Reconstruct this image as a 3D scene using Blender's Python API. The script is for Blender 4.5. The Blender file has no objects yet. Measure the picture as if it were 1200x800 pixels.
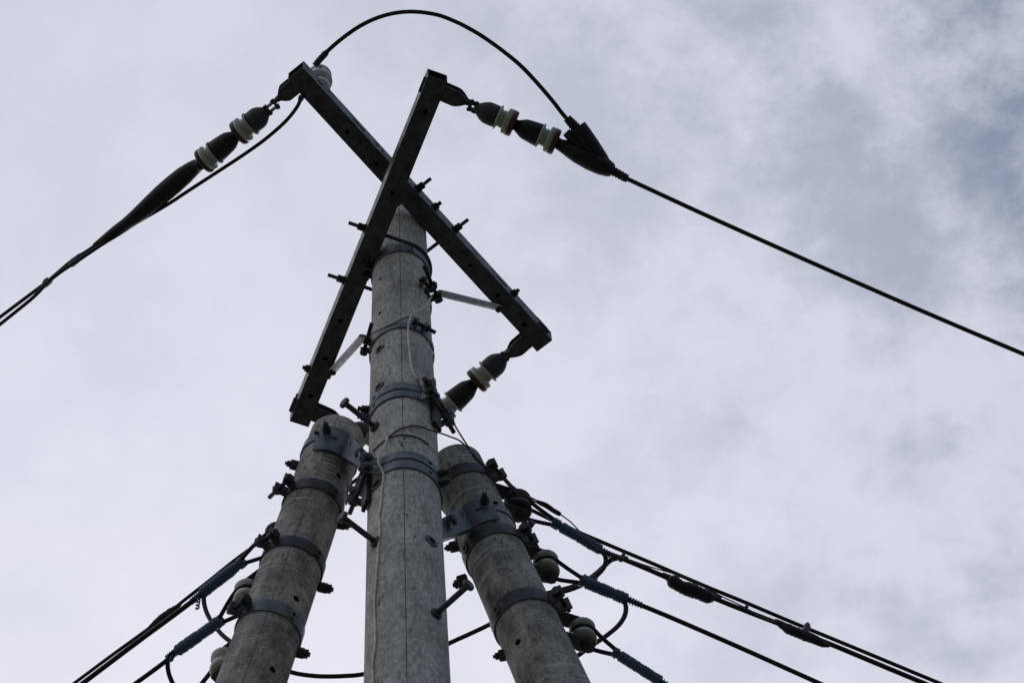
import bpy, bmesh, math, random
from mathutils import Vector, Matrix, Quaternion
random.seed(7)
PI = math.pi
S = bpy.context.scene

# ------------------------------------------------------------------ camera
F = 3333.0                                   # focal length in pixels of a 1200 px wide frame
CAM_X = Vector((0.99910932, 0.0165942, -0.03879698))
CAM_Y = Vector((-0.00182862, -0.90153806, -0.43269596))
CAM_Z = Vector((-0.0421572, 0.43238151, -0.90070473))
R3 = Matrix((CAM_X, CAM_Y, CAM_Z))           # camera axes to world
CAM = Vector((0.0, -4.12514891, 1.6))
cd = bpy.data.cameras.new('camera')
cam = bpy.data.objects.new('camera', cd)
S.collection.objects.link(cam)
cd.sensor_width = 36.0
cd.lens = F * 36.0 / 1200.0
cd.clip_start = 0.1
cd.clip_end = 5000
cam.matrix_world = Matrix.Translation(CAM) @ R3.to_4x4()
S.camera = cam

# ------------------------------------------------------------------ sky, sun, exposure
SUN_AZ, SUN_EL = math.radians(97), math.radians(48)      # veiled sun behind the pole, just below the frame
sun_dir = Vector((math.cos(SUN_AZ) * math.cos(SUN_EL), math.sin(SUN_AZ) * math.cos(SUN_EL), math.sin(SUN_EL)))
W = bpy.data.worlds.new('World')
S.world = W
W.use_nodes = True
nt = W.node_tree
for n in list(nt.nodes):
    nt.nodes.remove(n)
N = nt.nodes.new
L = nt.links.new
out = N('ShaderNodeOutputWorld')
bg = N('ShaderNodeBackground')
bg.inputs['Strength'].default_value = 0.1
sky = N('ShaderNodeTexSky')
sky.sky_type = 'NISHITA'
sky.sun_disc = False
sky.sun_elevation = SUN_EL
sky.sun_rotation = math.atan2(sun_dir.x, sun_dir.y)
sky.dust_density = 2.0
tc = N('ShaderNodeTexCoord')
sep = N('ShaderNodeSeparateXYZ')
L(tc.outputs['Generated'], sep.inputs[0])


def wmath(op, a, b=None, clamp=False):
    n = N('ShaderNodeMath')
    n.operation = op
    n.use_clamp = clamp
    for i, v in enumerate((a, b)):
        if v is None:
            continue
        if isinstance(v, (int, float)):
            n.inputs[i].default_value = v
        else:
            L(v, n.inputs[i])
    return n.outputs[0]


# the cloud deck is a flat layer: direction divided by its height gives where the view meets it
zc = wmath('MAXIMUM', sep.outputs[2], 0.08)
cx = wmath('DIVIDE', sep.outputs[0], zc)
cy = wmath('DIVIDE', sep.outputs[1], zc)
comb = N('ShaderNodeCombineXYZ')
L(cx, comb.inputs[0])
L(cy, comb.inputs[1])


def wnoise(scale, detail, rough, off, dist=0.0):
    mp = N('ShaderNodeMapping')
    mp.inputs['Location'].default_value = off
    L(comb.outputs[0], mp.inputs['Vector'])
    n = N('ShaderNodeTexNoise')
    n.inputs['Scale'].default_value = scale
    n.inputs['Detail'].default_value = detail
    n.inputs['Roughness'].default_value = rough
    n.inputs['Distortion'].default_value = dist
    L(mp.outputs[0], n.inputs['Vector'])
    return n.outputs['Fac']


def wramp(v, stops):
    r = N('ShaderNodeValToRGB')
    r.color_ramp.interpolation = 'EASE'
    e = r.color_ramp.elements
    e[0].position, e[0].color = stops[0][0], stops[0][1]
    e[1].position, e[1].color = stops[-1][0], stops[-1][1]
    for p, c in stops[1:-1]:
        q = e.new(p)
        q.color = c
    L(v, r.inputs[0])
    return r.outputs[0]


def g(v):
    return (v, v, v, 1)


big = wnoise(5.5, 5, 0.5, (1.4,7.7,0))
fine = wnoise(16.0, 10, 0.60, (9.1,3.3,0), 0.0)
mass = wmath('ADD', wmath('MULTIPLY', big, 0.36), wmath('MULTIPLY', fine, 0.64))
# the deck thins and breaks up towards +x and towards the zenith
side = wmath('ADD', wmath('MULTIPLY', cx, 2.6), wmath('MULTIPLY', cy, -1.1))
side = wmath('ADD', side, 0.50, True)
amt = wmath('MULTIPLY', wramp(mass, [(0.42, g(0)), (0.62, g(1))]), side)
amt = wmath('ADD', amt, wmath('MULTIPLY', wramp(mass, [(0.38, g(0)), (0.64, g(1))]), 0.16), True)
# a thicker bank lies towards +x overhead
bank = wmath('SUBTRACT', wmath('MULTIPLY', cx, 4.2), wmath('MULTIPLY', cy, 2.4))
bank = wmath('ADD', bank, 0.16, True)
amt = wmath('ADD', amt, wmath('MULTIPLY', wmath('MULTIPLY', bank, mass), 2.6), True)
mixc = N('ShaderNodeMixRGB')
mixc.inputs[1].default_value = (7.0, 7.15, 8.2, 1)     # bright cloud
mixc.inputs[2].default_value = (2.6, 3.15, 4.25, 1)     # thicker grey-blue cloud
L(amt, mixc.inputs[0])
mixs = N('ShaderNodeMixRGB')
mixs.inputs[0].default_value = 0.93                      # a little of the clear sky comes through
L(sky.outputs[0], mixs.inputs[1])
L(mixc.outputs[0], mixs.inputs[2])
# an overcast deck is three times as bright overhead as at the horizon
grad = wmath('ADD', wmath('MULTIPLY', wmath('MAXIMUM', sep.outputs[2], 0.0), 0.34), 0.58)
# and glows round the veiled sun
dotn = N('ShaderNodeVectorMath')
dotn.operation = 'DOT_PRODUCT'
L(tc.outputs['Generated'], dotn.inputs[0])
dotn.inputs[1].default_value = sun_dir
glow = wmath('POWER', wmath('MAXIMUM', dotn.outputs['Value'], 0.0), 14.0)
grad = wmath('ADD', grad, wmath('MULTIPLY', glow, 0.24))
mulg = N('ShaderNodeMixRGB')
mulg.blend_type = 'MULTIPLY'
mulg.inputs[0].default_value = 1.0
L(mixs.outputs[0], mulg.inputs[1])
L(grad, mulg.inputs[2])
L(mulg.outputs[0], bg.inputs['Color'])
L(bg.outputs[0], out.inputs[0])

sl = bpy.data.lights.new('sun', 'SUN')
sl.energy = 0.5
sl.angle = math.radians(45)
sl.color = (1.0, 0.96, 0.9)
sun = bpy.data.objects.new('sun', sl)
sun.rotation_euler = sun_dir.to_track_quat('Z', 'Y').to_euler()
sun.location = (0, 0, 30)
S.collection.objects.link(sun)
S.view_settings.view_transform = 'Standard'
S.view_settings.look = 'None'
S.view_settings.exposure = 0.0
S.view_settings.gamma = 1.0
S.view_settings.use_curve_mapping = False


# ------------------------------------------------------------------ where things stand
def ray(px, py):
    return R3 @ Vector((px - 600.0, 400.0 - py, -F))


def at_z(px, py, z):
    d = ray(px, py)
    return CAM + d * ((z - CAM.z) / d.z)


def az_vec(az):
    a = math.radians(az)
    return Vector((math.cos(a), math.sin(a), 0))


def on_plane(px, py, p0, az):
    """point of the vertical plane through p0 that runs in heading az"""
    u = az_vec(az)
    n = Vector((-u.y, u.x, 0))
    d = ray(px, py)
    return CAM + d * ((p0 - CAM).dot(n) / d.dot(n))


def depth(p):
    return -((R3.transposed()) @ (p - CAM)).z


def at_depth(px, py, d):
    return CAM + ray(px, py) * (d / F)


def project(p):
    q = R3.transposed() @ (p - CAM)
    return 600 + F * q.x / -q.z, 400 - F * q.y / -q.z


def drape(pix, d0, d1):
    """points along a line of sight path, distance passing evenly from d0 to d1"""
    ln = [0]
    for a, b in zip(pix, pix[1:]):
        ln.append(ln[-1] + math.hypot(b[0] - a[0], b[1] - a[1]))
    return [at_depth(x, y, d0 + (d1 - d0) * l / ln[-1]) for (x, y), l in zip(pix, ln)]


class Pole:
    def __init__(s, top, foot_dir, r_top, taper):
        s.top = top
        s.d = foot_dir.normalized()          # pointing down the pole
        s.r0, s.t = r_top, taper
        up = -s.d
        x = Vector((1, 0, 0)) - up * up.x
        s.x = x.normalized()
        s.y = up.cross(s.x)
        s.up = up

    def r(s, l):
        return s.r0 + s.t * l

    def axis(s, l):
        return s.top + s.d * l

    def hit(s, px, py):
        """ray onto the shaft: length from top, angle, point"""
        o, d = CAM, ray(px, py).normalized()
        rad = s.r(1.5)
        for _ in range(5):
            w = o - s.top
            dp = d - s.d * d.dot(s.d)
            wp = w - s.d * w.dot(s.d)
            a, b, c = dp.dot(dp), 2 * dp.dot(wp), wp.dot(wp) - rad * rad
            disc = max(b * b - 4 * a * c, 0)
            t = (-b - math.sqrt(disc)) / (2 * a)
            p = o + d * t
            l = (p - s.top).dot(s.d)
            rad = s.r(l)
        q = p - s.axis(l)
        return l, math.atan2(q.dot(s.y), q.dot(s.x)), p

    def normal(s, a):
        return s.x * math.cos(a) + s.y * math.sin(a)

    def tang(s, a):
        return s.y * math.cos(a) - s.x * math.sin(a)

    def at(s, l, a, off=0.0):
        return s.axis(l) + s.normal(a) * (s.r(l) + off)

    def len_at_y(s, py):
        lo, hi = -2.0, 6.0
        for _ in range(50):
            m = (lo + hi) / 2
            if project(s.axis(m))[1] < py:
                lo = m
            else:
                hi = m
        return lo

    def matrix(s, l, a=0.0, off=None):
        """frame on the shaft: x outward, y round the shaft, z up"""
        n, t = s.normal(a), s.tang(a)
        p = s.axis(l) if off is None else s.at(l, a, off)
        m = Matrix((n, t, s.up)).transposed().to_4x4()
        m.translation = p
        return m


H = 11.336
main = Pole(Vector((0, 0, H)), Vector((0, 0, -1)), 0.095, 1 / 150)
AZL, AZR = 140.6, 21.3                       # headings of the two lines

aL0 = on_plane(389, 530, Vector((0, 0, 0)), 141)
aL1 = on_plane(294.5, 800, Vector((0, 0, 0)), 141)
dL = (aL1 - aL0).normalized()
PR = Vector((0.147, 0.2, 0))
aR0 = on_plane(526.5, 531, PR, 25)
aR1 = on_plane(648, 800, PR, 25)
dR = (aR1 - aR0).normalized()


def make_strut(p, d, rp, tp, ytop):
    q = Pole(p, d, rp, tp)
    l = q.len_at_y(ytop)
    return Pole(q.axis(l), d, rp + tp * l, tp)


left = make_strut(aL0, dL, 0.0895, 0.0088, 509)
right = make_strut(aR0, dR, 0.0885, 0.0088, 545)


# ------------------------------------------------------------------ materials
def new_mat(name):
    m = bpy.data.materials.new(name)
    m.use_nodes = True
    t = m.node_tree
    b = t.nodes['Principled BSDF']
    return m, t, b


def nz(t, scale, detail=4, rough=0.55, vec=None, dist=0.0):
    n = t.nodes.new('ShaderNodeTexNoise')
    n.inputs['Scale'].default_value = scale
    n.inputs['Detail'].default_value = detail
    n.inputs['Roughness'].default_value = rough
    n.inputs['Distortion'].default_value = dist
    if vec is not None:
        t.links.new(vec, n.inputs['Vector'])
    return n.outputs['Fac']


def rmp(t, v, stops):
    r = t.nodes.new('ShaderNodeValToRGB')
    e = r.color_ramp.elements
    e[0].position, e[0].color = stops[0]
    e[1].position, e[1].color = stops[-1]
    for p, c in stops[1:-1]:
        e.new(p).color = c
    t.links.new(v, r.inputs[0])
    return r.outputs[0]


def mapped(t, scale=(1, 1, 1)):
    c = t.nodes.new('ShaderNodeTexCoord')
    m = t.nodes.new('ShaderNodeMapping')
    m.inputs['Scale'].default_value = scale
    t.links.new(c.outputs['Object'], m.inputs['Vector'])
    return m.outputs[0]


def mixrgb(t, kind, fac, a, b):
    n = t.nodes.new('ShaderNodeMixRGB')
    n.blend_type = kind
    for i, v in ((0, fac), (1, a), (2, b)):
        if isinstance(v, (int, float)):
            n.inputs[i].default_value = v
        elif isinstance(v, tuple):
            n.inputs[i].default_value = v
        else:
            t.links.new(v, n.inputs[i])
    return n.outputs[0]


def bump(t, b, h, strength, dist):
    n = t.nodes.new('ShaderNodeBump')
    n.inputs['Strength'].default_value = strength
    n.inputs['Distance'].default_value = dist
    t.links.new(h, n.inputs['Height'])
    t.links.new(n.outputs[0], b.inputs['Normal'])


def c3(r, g_, b_):
    return (r, g_, b_, 1)


def concrete(name, dark, light, grain, line_strength):
    m, t, b = new_mat(name)
    v = mapped(t)
    vs = mapped(t, (1, 1, 0.3))
    streak = nz(t, 14, 6, 0.62, vs)
    blot = nz(t, 5.5, 6, 0.65, v, 0.4)
    vg = mapped(t, (1, 1, 0.42))                     # pores drawn out along the mould
    spk = nz(t, 100, 3, 0.72, vg)
    pits = nz(t, 60, 2, 0.5, vg)
    both = mixrgb(t, 'MIX', 0.5, streak, blot)
    base = rmp(t, both, [(0.40, dark), (0.61, light)] if line_strength else [(0.37, dark), (0.66, light)])
    base = mixrgb(t, 'MULTIPLY', grain, base, rmp(t, spk, [(0.30, c3(0.42, 0.43, 0.43)), (0.56, c3(1, 1, 1)), (0.72, c3(1.35, 1.35, 1.33))]))
    base = mixrgb(t, 'MULTIPLY', 0.85, base, rmp(t, pits, [(0.27, c3(0.25, 0.25, 0.25)), (0.33, c3(1, 1, 1))]))
    hgt = spk
    if line_strength:
        # hairline shrinkage cracks round the shaft, crusted pale
        vl = mapped(t, (1.0, 1.0, 1.0))
        warp = nz(t, 8, 5, 0.62, vl)
        c = t.nodes.new('ShaderNodeTexCoord')
        sp = t.nodes.new('ShaderNodeSeparateXYZ')
        t.links.new(c.outputs['Object'], sp.inputs[0])
        mm = t.nodes.new('ShaderNodeMath')
        mm.operation = 'MULTIPLY_ADD'
        t.links.new(warp, mm.inputs[0])
        mm.inputs[1].default_value = 0.085
        t.links.new(sp.outputs[2], mm.inputs[2])
        cb = t.nodes.new('ShaderNodeCombineXYZ')
        t.links.new(mm.outputs[0], cb.inputs[2])
        one = t.nodes.new('ShaderNodeTexNoise')
        one.noise_dimensions = '1D'
        one.inputs['Scale'].default_value = 48
        one.inputs['Detail'].default_value = 3
        t.links.new(mm.outputs[0], one.inputs['W'])
        line = rmp(t, one.outputs['Fac'], [(0.464, c3(0, 0, 0)), (0.5, c3(1, 1, 1)), (0.536, c3(0, 0, 0))])
        gap = rmp(t, nz(t, 11, 4, 0.65, mapped(t, (1, 1, 2.2))), [(0.45, c3(0, 0, 0)), (0.58, c3(1, 1, 1))])
        lm = mixrgb(t, 'MULTIPLY', 1.0, line, gap)
        fac = mixrgb(t, 'MULTIPLY', 1.0, lm, (line_strength,) * 3 + (1,))
        base = mixrgb(t, 'MIX', fac, base, c3(0.70, 0.69, 0.64))
    t.links.new(base, b.inputs['Base Color'])
    b.inputs['Roughness'].default_value = 0.9
    b.inputs['Specular IOR Level'].default_value = 0.25
    bump(t, b, hgt, 0.35, 0.004)
    return m


def metal(name, col, rough, metallic, var=0.35, scale=28):
    m, t, b = new_mat(name)
    v = mapped(t)
    n = nz(t, scale, 5, 0.6, v)
    k = 1 - var
    base = rmp(t, n, [(0.34, c3(col[0] * k, col[1] * k, col[2] * k)), (0.66, c3(*[min(1, x * (1 + var * 0.6)) for x in col]))])
    t.links.new(base, b.inputs['Base Color'])
    rr = rmp(t, nz(t, scale * 1.7, 3, 0.6, v), [(0.3, g(max(0.05, rough - 0.12))), (0.7, g(min(1, rough + 0.14)))])
    t.links.new(rr, b.inputs['Roughness'])
    b.inputs['Metallic'].default_value = metallic
    bump(t, b, n, 0.12, 0.002)
    return m


def plain(name, col, rough, spec=0.5, var=0.2, scale=40, coat=0.0):
    m, t, b = new_mat(name)
    v = mapped(t)
    n = nz(t, scale, 4, 0.6, v)
    k = 1 - var
    base = rmp(t, n, [(0.35, c3(*[x * k for x in col])), (0.65, c3(*[min(1, x * (1 + var)) for x in col]))])
    t.links.new(base, b.inputs['Base Color'])
    b.inputs['Roughness'].default_value = rough
    b.inputs['Specular IOR Level'].default_value = spec
    b.inputs['Coat Weight'].default_value = coat
    bump(t, b, n, 0.1, 0.001)
    return m


M = {
    'concrete': concrete('concrete_shaft', c3(0.38, 0.375, 0.33), c3(0.76, 0.75, 0.665), 0.85, 0.0),
    'old_concrete': concrete('weathered_concrete', c3(0.125, 0.12, 0.104), c3(0.54, 0.53, 0.465), 0.85, 0.9),
    'seam': plain('seam_mortar', (0.13, 0.13, 0.12), 0.95, 0.1),
    'dark': plain('hole_shade', (0.012, 0.012, 0.012), 0.9, 0.1),  # near-black colour standing in for the shade inside holes
    'beam': metal('weathered_galvanised_beam', (0.088, 0.09, 0.09), 0.42, 0.5, 0.5, 22),
    'galv': metal('galvanised_steel', (0.155, 0.175, 0.185), 0.48, 0.4),
    'bright': metal('bright_galvanised_tube', (0.42, 0.42, 0.415), 0.6, 0.15, 0.25),
    'iron': metal('dull_iron', (0.075, 0.08, 0.082), 0.55, 0.3),
    'black_iron': metal('blackened_iron', (0.03, 0.031, 0.031), 0.55, 0.25),
    'porcelain': plain('grey_green_porcelain', (0.46, 0.48, 0.37), 0.22, 0.6, 0.08, 20, 0.3),
    'white_porcelain': plain('white_porcelain', (0.72, 0.72, 0.72), 0.2, 0.6, 0.05, 20, 0.4),
    'olive_porcelain': plain('olive_porcelain', (0.25, 0.26, 0.18), 0.25, 0.6, 0.12, 20, 0.3),
    'brown': plain('brown_glaze', (0.065, 0.02, 0.012), 0.35, 0.6, 0.15),
    'rubber': plain('black_rubber', (0.016, 0.016, 0.017), 0.5, 0.4, 0.25, 30),
    'grey_rubber': plain('grey_cover', (0.055, 0.057, 0.06), 0.5, 0.4, 0.2, 30),
    'cable': plain('black_cable', (0.011, 0.011, 0.011), 0.45, 0.4, 0.2),
    'blue': plain('blue_tie_plastic', (0.055, 0.105, 0.165), 0.5, 0.4, 0.2, 60),
    'white_wire': plain('aged_white_wire', (0.78, 0.69, 0.60), 0.6, 0.3, 0.2),
    'brown_wire': plain('brown_wire', (0.10, 0.045, 0.03), 0.55, 0.3, 0.2),
    'tape': plain('weathered_tape', (0.03, 0.03, 0.03), 0.6, 0.4, 0.6, 60),
    'ground': plain('ground_soil', (0.13, 0.126, 0.11), 0.95, 0.1, 0.35, 2),
}

# ------------------------------------------------------------------ mesh helpers


class MB:
    def __init__(s):
        s.v, s.f, s.sm = [], [], []

    def add(s, vs, fs, smooth=False):
        o = len(s.v)
        s.v += [Vector(p) for p in vs]
        for q in fs:
            s.f.append([i + o for i in q])
            s.sm.append(smooth)
        return s

    def rings(s, rings, smooth=True, cap0=True, cap1=True, closed=False):
        n = len(rings[0])
        vs = [p for r in rings for p in r]
        fs = []
        for i in range(len(rings) - 1):
            for j in range(n):
                k = (j + 1) % n
                fs.append([i * n + j, i * n + k, (i + 1) * n + k, (i + 1) * n + j])
        s.add(vs, fs, smooth)
        o = len(s.v) - len(vs)
        if cap0:
            s.f.append([o + j for j in reversed(range(n))])
            s.sm.append(False)
        if cap1:
            s.f.append([o + (len(rings) - 1) * n + j for j in range(n)])
            s.sm.append(False)
        return s

    def lathe(s, p0, axis, prof, n=28, caps=True):
        """prof: list of (distance along axis, radius)"""
        a = axis.normalized()
        x = a.orthogonal().normalized()
        y = a.cross(x)
        rs = []
        for t, r in prof:
            c = p0 + a * t
            rs.append([c + (x * math.cos(2 * PI * j / n) + y * math.sin(2 * PI * j / n)) * max(r, 1e-5) for j in range(n)])
        return s.rings(rs, True, caps, caps)

    def cyl(s, p0, p1, r, n=12):
        d = p1 - p0
        return s.lathe(p0, d, [(0, r), (d.length, r)], n)

    def tube(s, pts, r, n=8):
        """pts: centre line; r: radius or list"""
        up = None
        rs = []
        for i, p in enumerate(pts):
            a = pts[max(i - 1, 0)]
            b = pts[min(i + 1, len(pts) - 1)]
            t = (b - a).normalized()
            if up is None:
                up = t.orthogonal().normalized()
            up = (up - t * up.dot(t)).normalized()
            w = t.cross(up)
            rr = r[i] if isinstance(r, list) else r
            rs.append([p + (up * math.cos(2 * PI * j / n) + w * math.sin(2 * PI * j / n)) * rr for j in range(n)])
        return s.rings(rs, True)

    def box(s, m, sx, sy, sz):
        """box centred on the frame m"""
        vs = [m @ Vector((x * sx / 2, y * sy / 2, z * sz / 2)) for x in (-1, 1) for y in (-1, 1) for z in (-1, 1)]
        return s.add(vs, [[0, 1, 3, 2], [4, 6, 7, 5], [0, 4, 5, 1], [2, 3, 7, 6], [0, 2, 6, 4], [1, 5, 7, 3]])

    def loft(s, secs):
        """secs: (centre, side vector, up vector) half vectors of rectangles"""
        rs = [[c + a + b, c - a + b, c - a - b, c + a - b] for c, a, b in secs]
        return s.rings(rs, False)

    def hexa(s, p, axis, r, h):
        a = axis.normalized()
        return s.lathe(p, a, [(0, r * 0.94), (h * 0.12, r), (h * 0.88, r), (h, r * 0.9)], 6)

    def strap(s, pole, l0, l1, a0, a1, th, off=0.0015, n=None, flare0=0, flare1=0):
        """a bent flat strap round a pole from angle a0 to a1, lengths l0..l1 from the top"""
        n = n or max(6, int(abs(a1 - a0) / 0.09))
        rs = []
        for i in range(n + 1):
            a = a0 + (a1 - a0) * i / n
            of = off(i / n) if callable(off) else off
            rs.append([pole.at(l0, a, of), pole.at(l0, a, of + th), pole.at(l1, a, of + th), pole.at(l1, a, of)])
        return s.rings(rs, False)

    def plate(s, pts, nrm, th):
        """flat polygon pts thickened along nrm"""
        k = len(pts)
        d = nrm.normalized() * th
        vs = list(pts) + [p + d for p in pts]
        fs = [list(reversed(range(k))), [k + i for i in range(k)]]
        fs += [[i, (i + 1) % k, k + (i + 1) % k, k + i] for i in range(k)]
        return s.add(vs, fs)

    def build(s, name, mat, parent=None, bevel=0.0, fixn=True):
        me = bpy.data.meshes.new(name)
        inv = parent_world(parent).inverted() if parent is not None else Matrix()
        me.from_pydata([inv @ p for p in s.v], [], s.f)
        for p, q in zip(me.polygons, s.sm):
            p.use_smooth = q
        if fixn:
            b = bmesh.new()
            b.from_mesh(me)
            bmesh.ops.recalc_face_normals(b, faces=b.faces)
            b.to_mesh(me)
            b.free()
        me.materials.append(mat)
        o = bpy.data.objects.new(name, me)
        S.collection.objects.link(o)
        if parent is not None:
            o.parent = parent
        if bevel:
            md = o.modifiers.new('bevel', 'BEVEL')
            md.width = bevel
            md.segments = 2
            md.limit_method = 'ANGLE'
        return o


def parent_world(o):
    m = o.matrix_basis.copy()
    while o.parent is not None:
        o = o.parent
        m = o.matrix_basis @ m
    return m


def tag(o, label, cat, group=None, kind=None):
    o['label'] = label
    o['category'] = cat
    if group:
        o['group'] = group
    if kind:
        o['kind'] = kind
    return o


def thing(name, m, label, cat, group=None):
    o = bpy.data.objects.new(name, None)
    o.empty_display_size = 0.05
    S.collection.objects.link(o)
    if isinstance(m, Vector):
        m = Matrix.Translation(m)
    o.matrix_basis = m
    return tag(o, label, cat, group)


def structure(o):
    o['kind'] = 'structure'
    return o


def frame(p, x, z):
    """frame at p with z along z and x near x"""
    z = z.normalized()
    x = (x - z * x.dot(z)).normalized()
    y = z.cross(x)
    m = Matrix((x, y, z)).transposed().to_4x4()
    m.translation = p
    return m


def smooth_path(pts, sub=8):
    """Catmull-Rom through pts"""
    if len(pts) < 3:
        return list(pts)
    q = [pts[0] * 2 - pts[1]] + list(pts) + [pts[-1] * 2 - pts[-2]]
    res = []
    for i in range(1, len(q) - 2):
        p0, p1, p2, p3 = q[i - 1:i + 3]
        for k in range(sub):
            t = k / sub
            res.append(0.5 * (2 * p1 + (p2 - p0) * t + (2 * p0 - 5 * p1 + 4 * p2 - p3) * t * t + (3 * p1 - p0 - 3 * p2 + p3) * t ** 3))
    res.append(q[-2])
    return res


def taper(pts, rads, sub, k=1.0, rough=0.0):
    """smooth path with the radii given at its knots passed evenly along it"""
    sp = smooth_path(pts, sub)
    rr = []
    for i in range(len(sp)):
        t = i / sub
        j = min(int(t), len(rads) - 2)
        rr.append(k * (rads[j] + (rads[j + 1] - rads[j]) * (t - j)) * (1 + random.uniform(-rough, rough)))
    return sp, rr


def carve(o, cutter):
    """cut the closed mesh builder cutter out of object o (top-level, world coordinates)"""
    c = cutter.build('cutter', M['dark'])
    inv = parent_world(o).inverted()
    c.data.transform(parent_world(o).inverted())
    c.matrix_basis = parent_world(o)
    md = o.modifiers.new('cut', 'BOOLEAN')
    md.operation = 'DIFFERENCE'
    md.object = c
    md.solver = 'EXACT'
    bpy.context.view_layer.update()
    ev = o.evaluated_get(bpy.context.evaluated_depsgraph_get())
    me = bpy.data.meshes.new_from_object(ev)
    o.modifiers.remove(md)
    old = o.data
    o.data = me
    bpy.data.meshes.remove(old)
    me2 = c.data
    bpy.data.objects.remove(c)
    bpy.data.meshes.remove(me2)


# ------------------------------------------------------------------ ground
gm = MB()
gm.add([(-1500, -1500, 0), (1500, -1500, 0), (1500, 1500, 0), (-1500, 1500, 0)], [[0, 1, 2, 3]])
gr = structure(gm.build('ground', M['ground']))


# ------------------------------------------------------------------ poles
def shaft(pole, length, name_mat, root, rim):
    m = MB()
    prof = [(0, 0.0), (0, pole.r(0) - rim), (rim * 0.35, pole.r(0) - rim * 0.3), (rim, pole.r(rim))]
    k = 40
    for i in range(1, k + 1):
        l = rim + (length - rim) * i / k
        prof.append((l, pole.r(l)))
    a = pole.d
    rs = []
    n = 96
    for t, r in prof:
        rs.append([pole.axis(t) + pole.normal(2 * PI * j / n) * max(r, 1e-5) for j in range(n)])
    m.rings(rs, True, True, True)
    return m.build('shaft', M[name_mat], root)


def socket(pole, px, py, root, ring=0.015, hole_disc=0.010, name='socket'):
    l, a, p = pole.hit(px, py)
    nrm = pole.normal(a)
    if ring > hole_disc:
        ro = MB().lathe(p - nrm * 0.01, nrm, [(0, ring), (0.0125, ring), (0.0135, ring * 0.94), (0.0135, hole_disc), (0.004, hole_disc)], 20, False).build(name, M['iron'], root)
        MB().lathe(p - nrm * 0.01, nrm, [(0, hole_disc * 0.98), (0.0119, hole_disc * 0.98)], 16).build('hole_disc', M['dark'], ro)  # black disc painted as the shade inside the socket
    else:
        MB().lathe(p - nrm * 0.01, nrm, [(0, hole_disc), (0.0112, hole_disc)], 16).build('hole_disc', M['dark'], root)  # no opening, a black disc gives the hole's shade


def pole_root(pole, length, label):
    foot = pole.axis(length)
    m = Matrix((pole.x, pole.y, pole.up)).transposed().to_4x4()
    m.translation = foot
    return thing('utility_pole', m, label, 'pole', None)


Lmain = H + 0.3
r_main = pole_root(main, Lmain, 'pale grey upright concrete pole carrying both cross arms, standing between two leaning poles')
shaft(main, Lmain, 'concrete', r_main, 0.012)
# mould seam down the camera side
_, a_seam, _ = main.hit(473, 560)
sm = MB()
sm.rings([[main.at(l, a_seam - 0.0009 / main.r(l), -0.004), main.at(l, a_seam - 0.0009 / main.r(l), 0.0006), main.at(l, a_seam + 0.0009 / main.r(l), 0.0006), main.at(l, a_seam + 0.0009 / main.r(l), -0.004)] for l in [i * 0.2 for i in range(55)]], False)
sm.build('mould_seam', M['seam'], r_main)
for px, py, rg, hl in ((442, 567, .026, .0145), (505.5, 634, .023, .012), (445, 409, .02, .012), (444.5, 453, .02, .012), (445, 367, 0, .008), (445.5, 327, 0, .008)):
    socket(main, px, py, r_main, rg, hl)

LenL = left.axis(0).z / -left.d.z + 0.2
r_left = pole_root(left, LenL, 'dark weathered concrete strut pole leaning from the lower left against the pale pole')
shaft(left, LenL, 'old_concrete', r_left, 0.014)
LenR = right.axis(0).z / -right.d.z + 0.2
r_right = pole_root(right, LenR, 'grey concrete strut pole leaning in from the lower right, its top behind the pale pole')
shaft(right, LenR, 'old_concrete', r_right, 0.014)
for pole, root, aa in ((left, r_left, (367, 620)), (right, r_right, (578, 650))):
    _, a, _ = pole.hit(*aa)
    a -= 0.5 if pole is left else -0.2
    mm = MB()
    mm.rings([[pole.at(l, a - 0.0007 / pole.r(l), -0.004), pole.at(l, a - 0.0007 / pole.r(l), 0.0005), pole.at(l, a + 0.0007 / pole.r(l), 0.0005), pole.at(l, a + 0.0007 / pole.r(l), -0.004)] for l in [0.02 + i * 0.2 for i in range(48)]], False)
    if pole is left:
        mm.build('mould_seam', M['seam'], root)
for px, py in ((397, 557), (347, 701), (319.5, 784)):
    socket(left, px, py, r_left, 0, 0.0105)
socket(right, 607, 752, r_right, 0, 0.0105)

# ------------------------------------------------------------------ cross arms
BW = 0.072                                   # square tube
ZA, ZB = 11.03, 10.75                        # undersides
A0, A1 = at_z(346.3, 87, ZA), at_z(638.3, 405.5, ZA)
B0, B1 = at_z(513, 93, ZB), at_z(350.5, 497, ZB)
UP = Vector((0, 0, 1))


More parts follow.
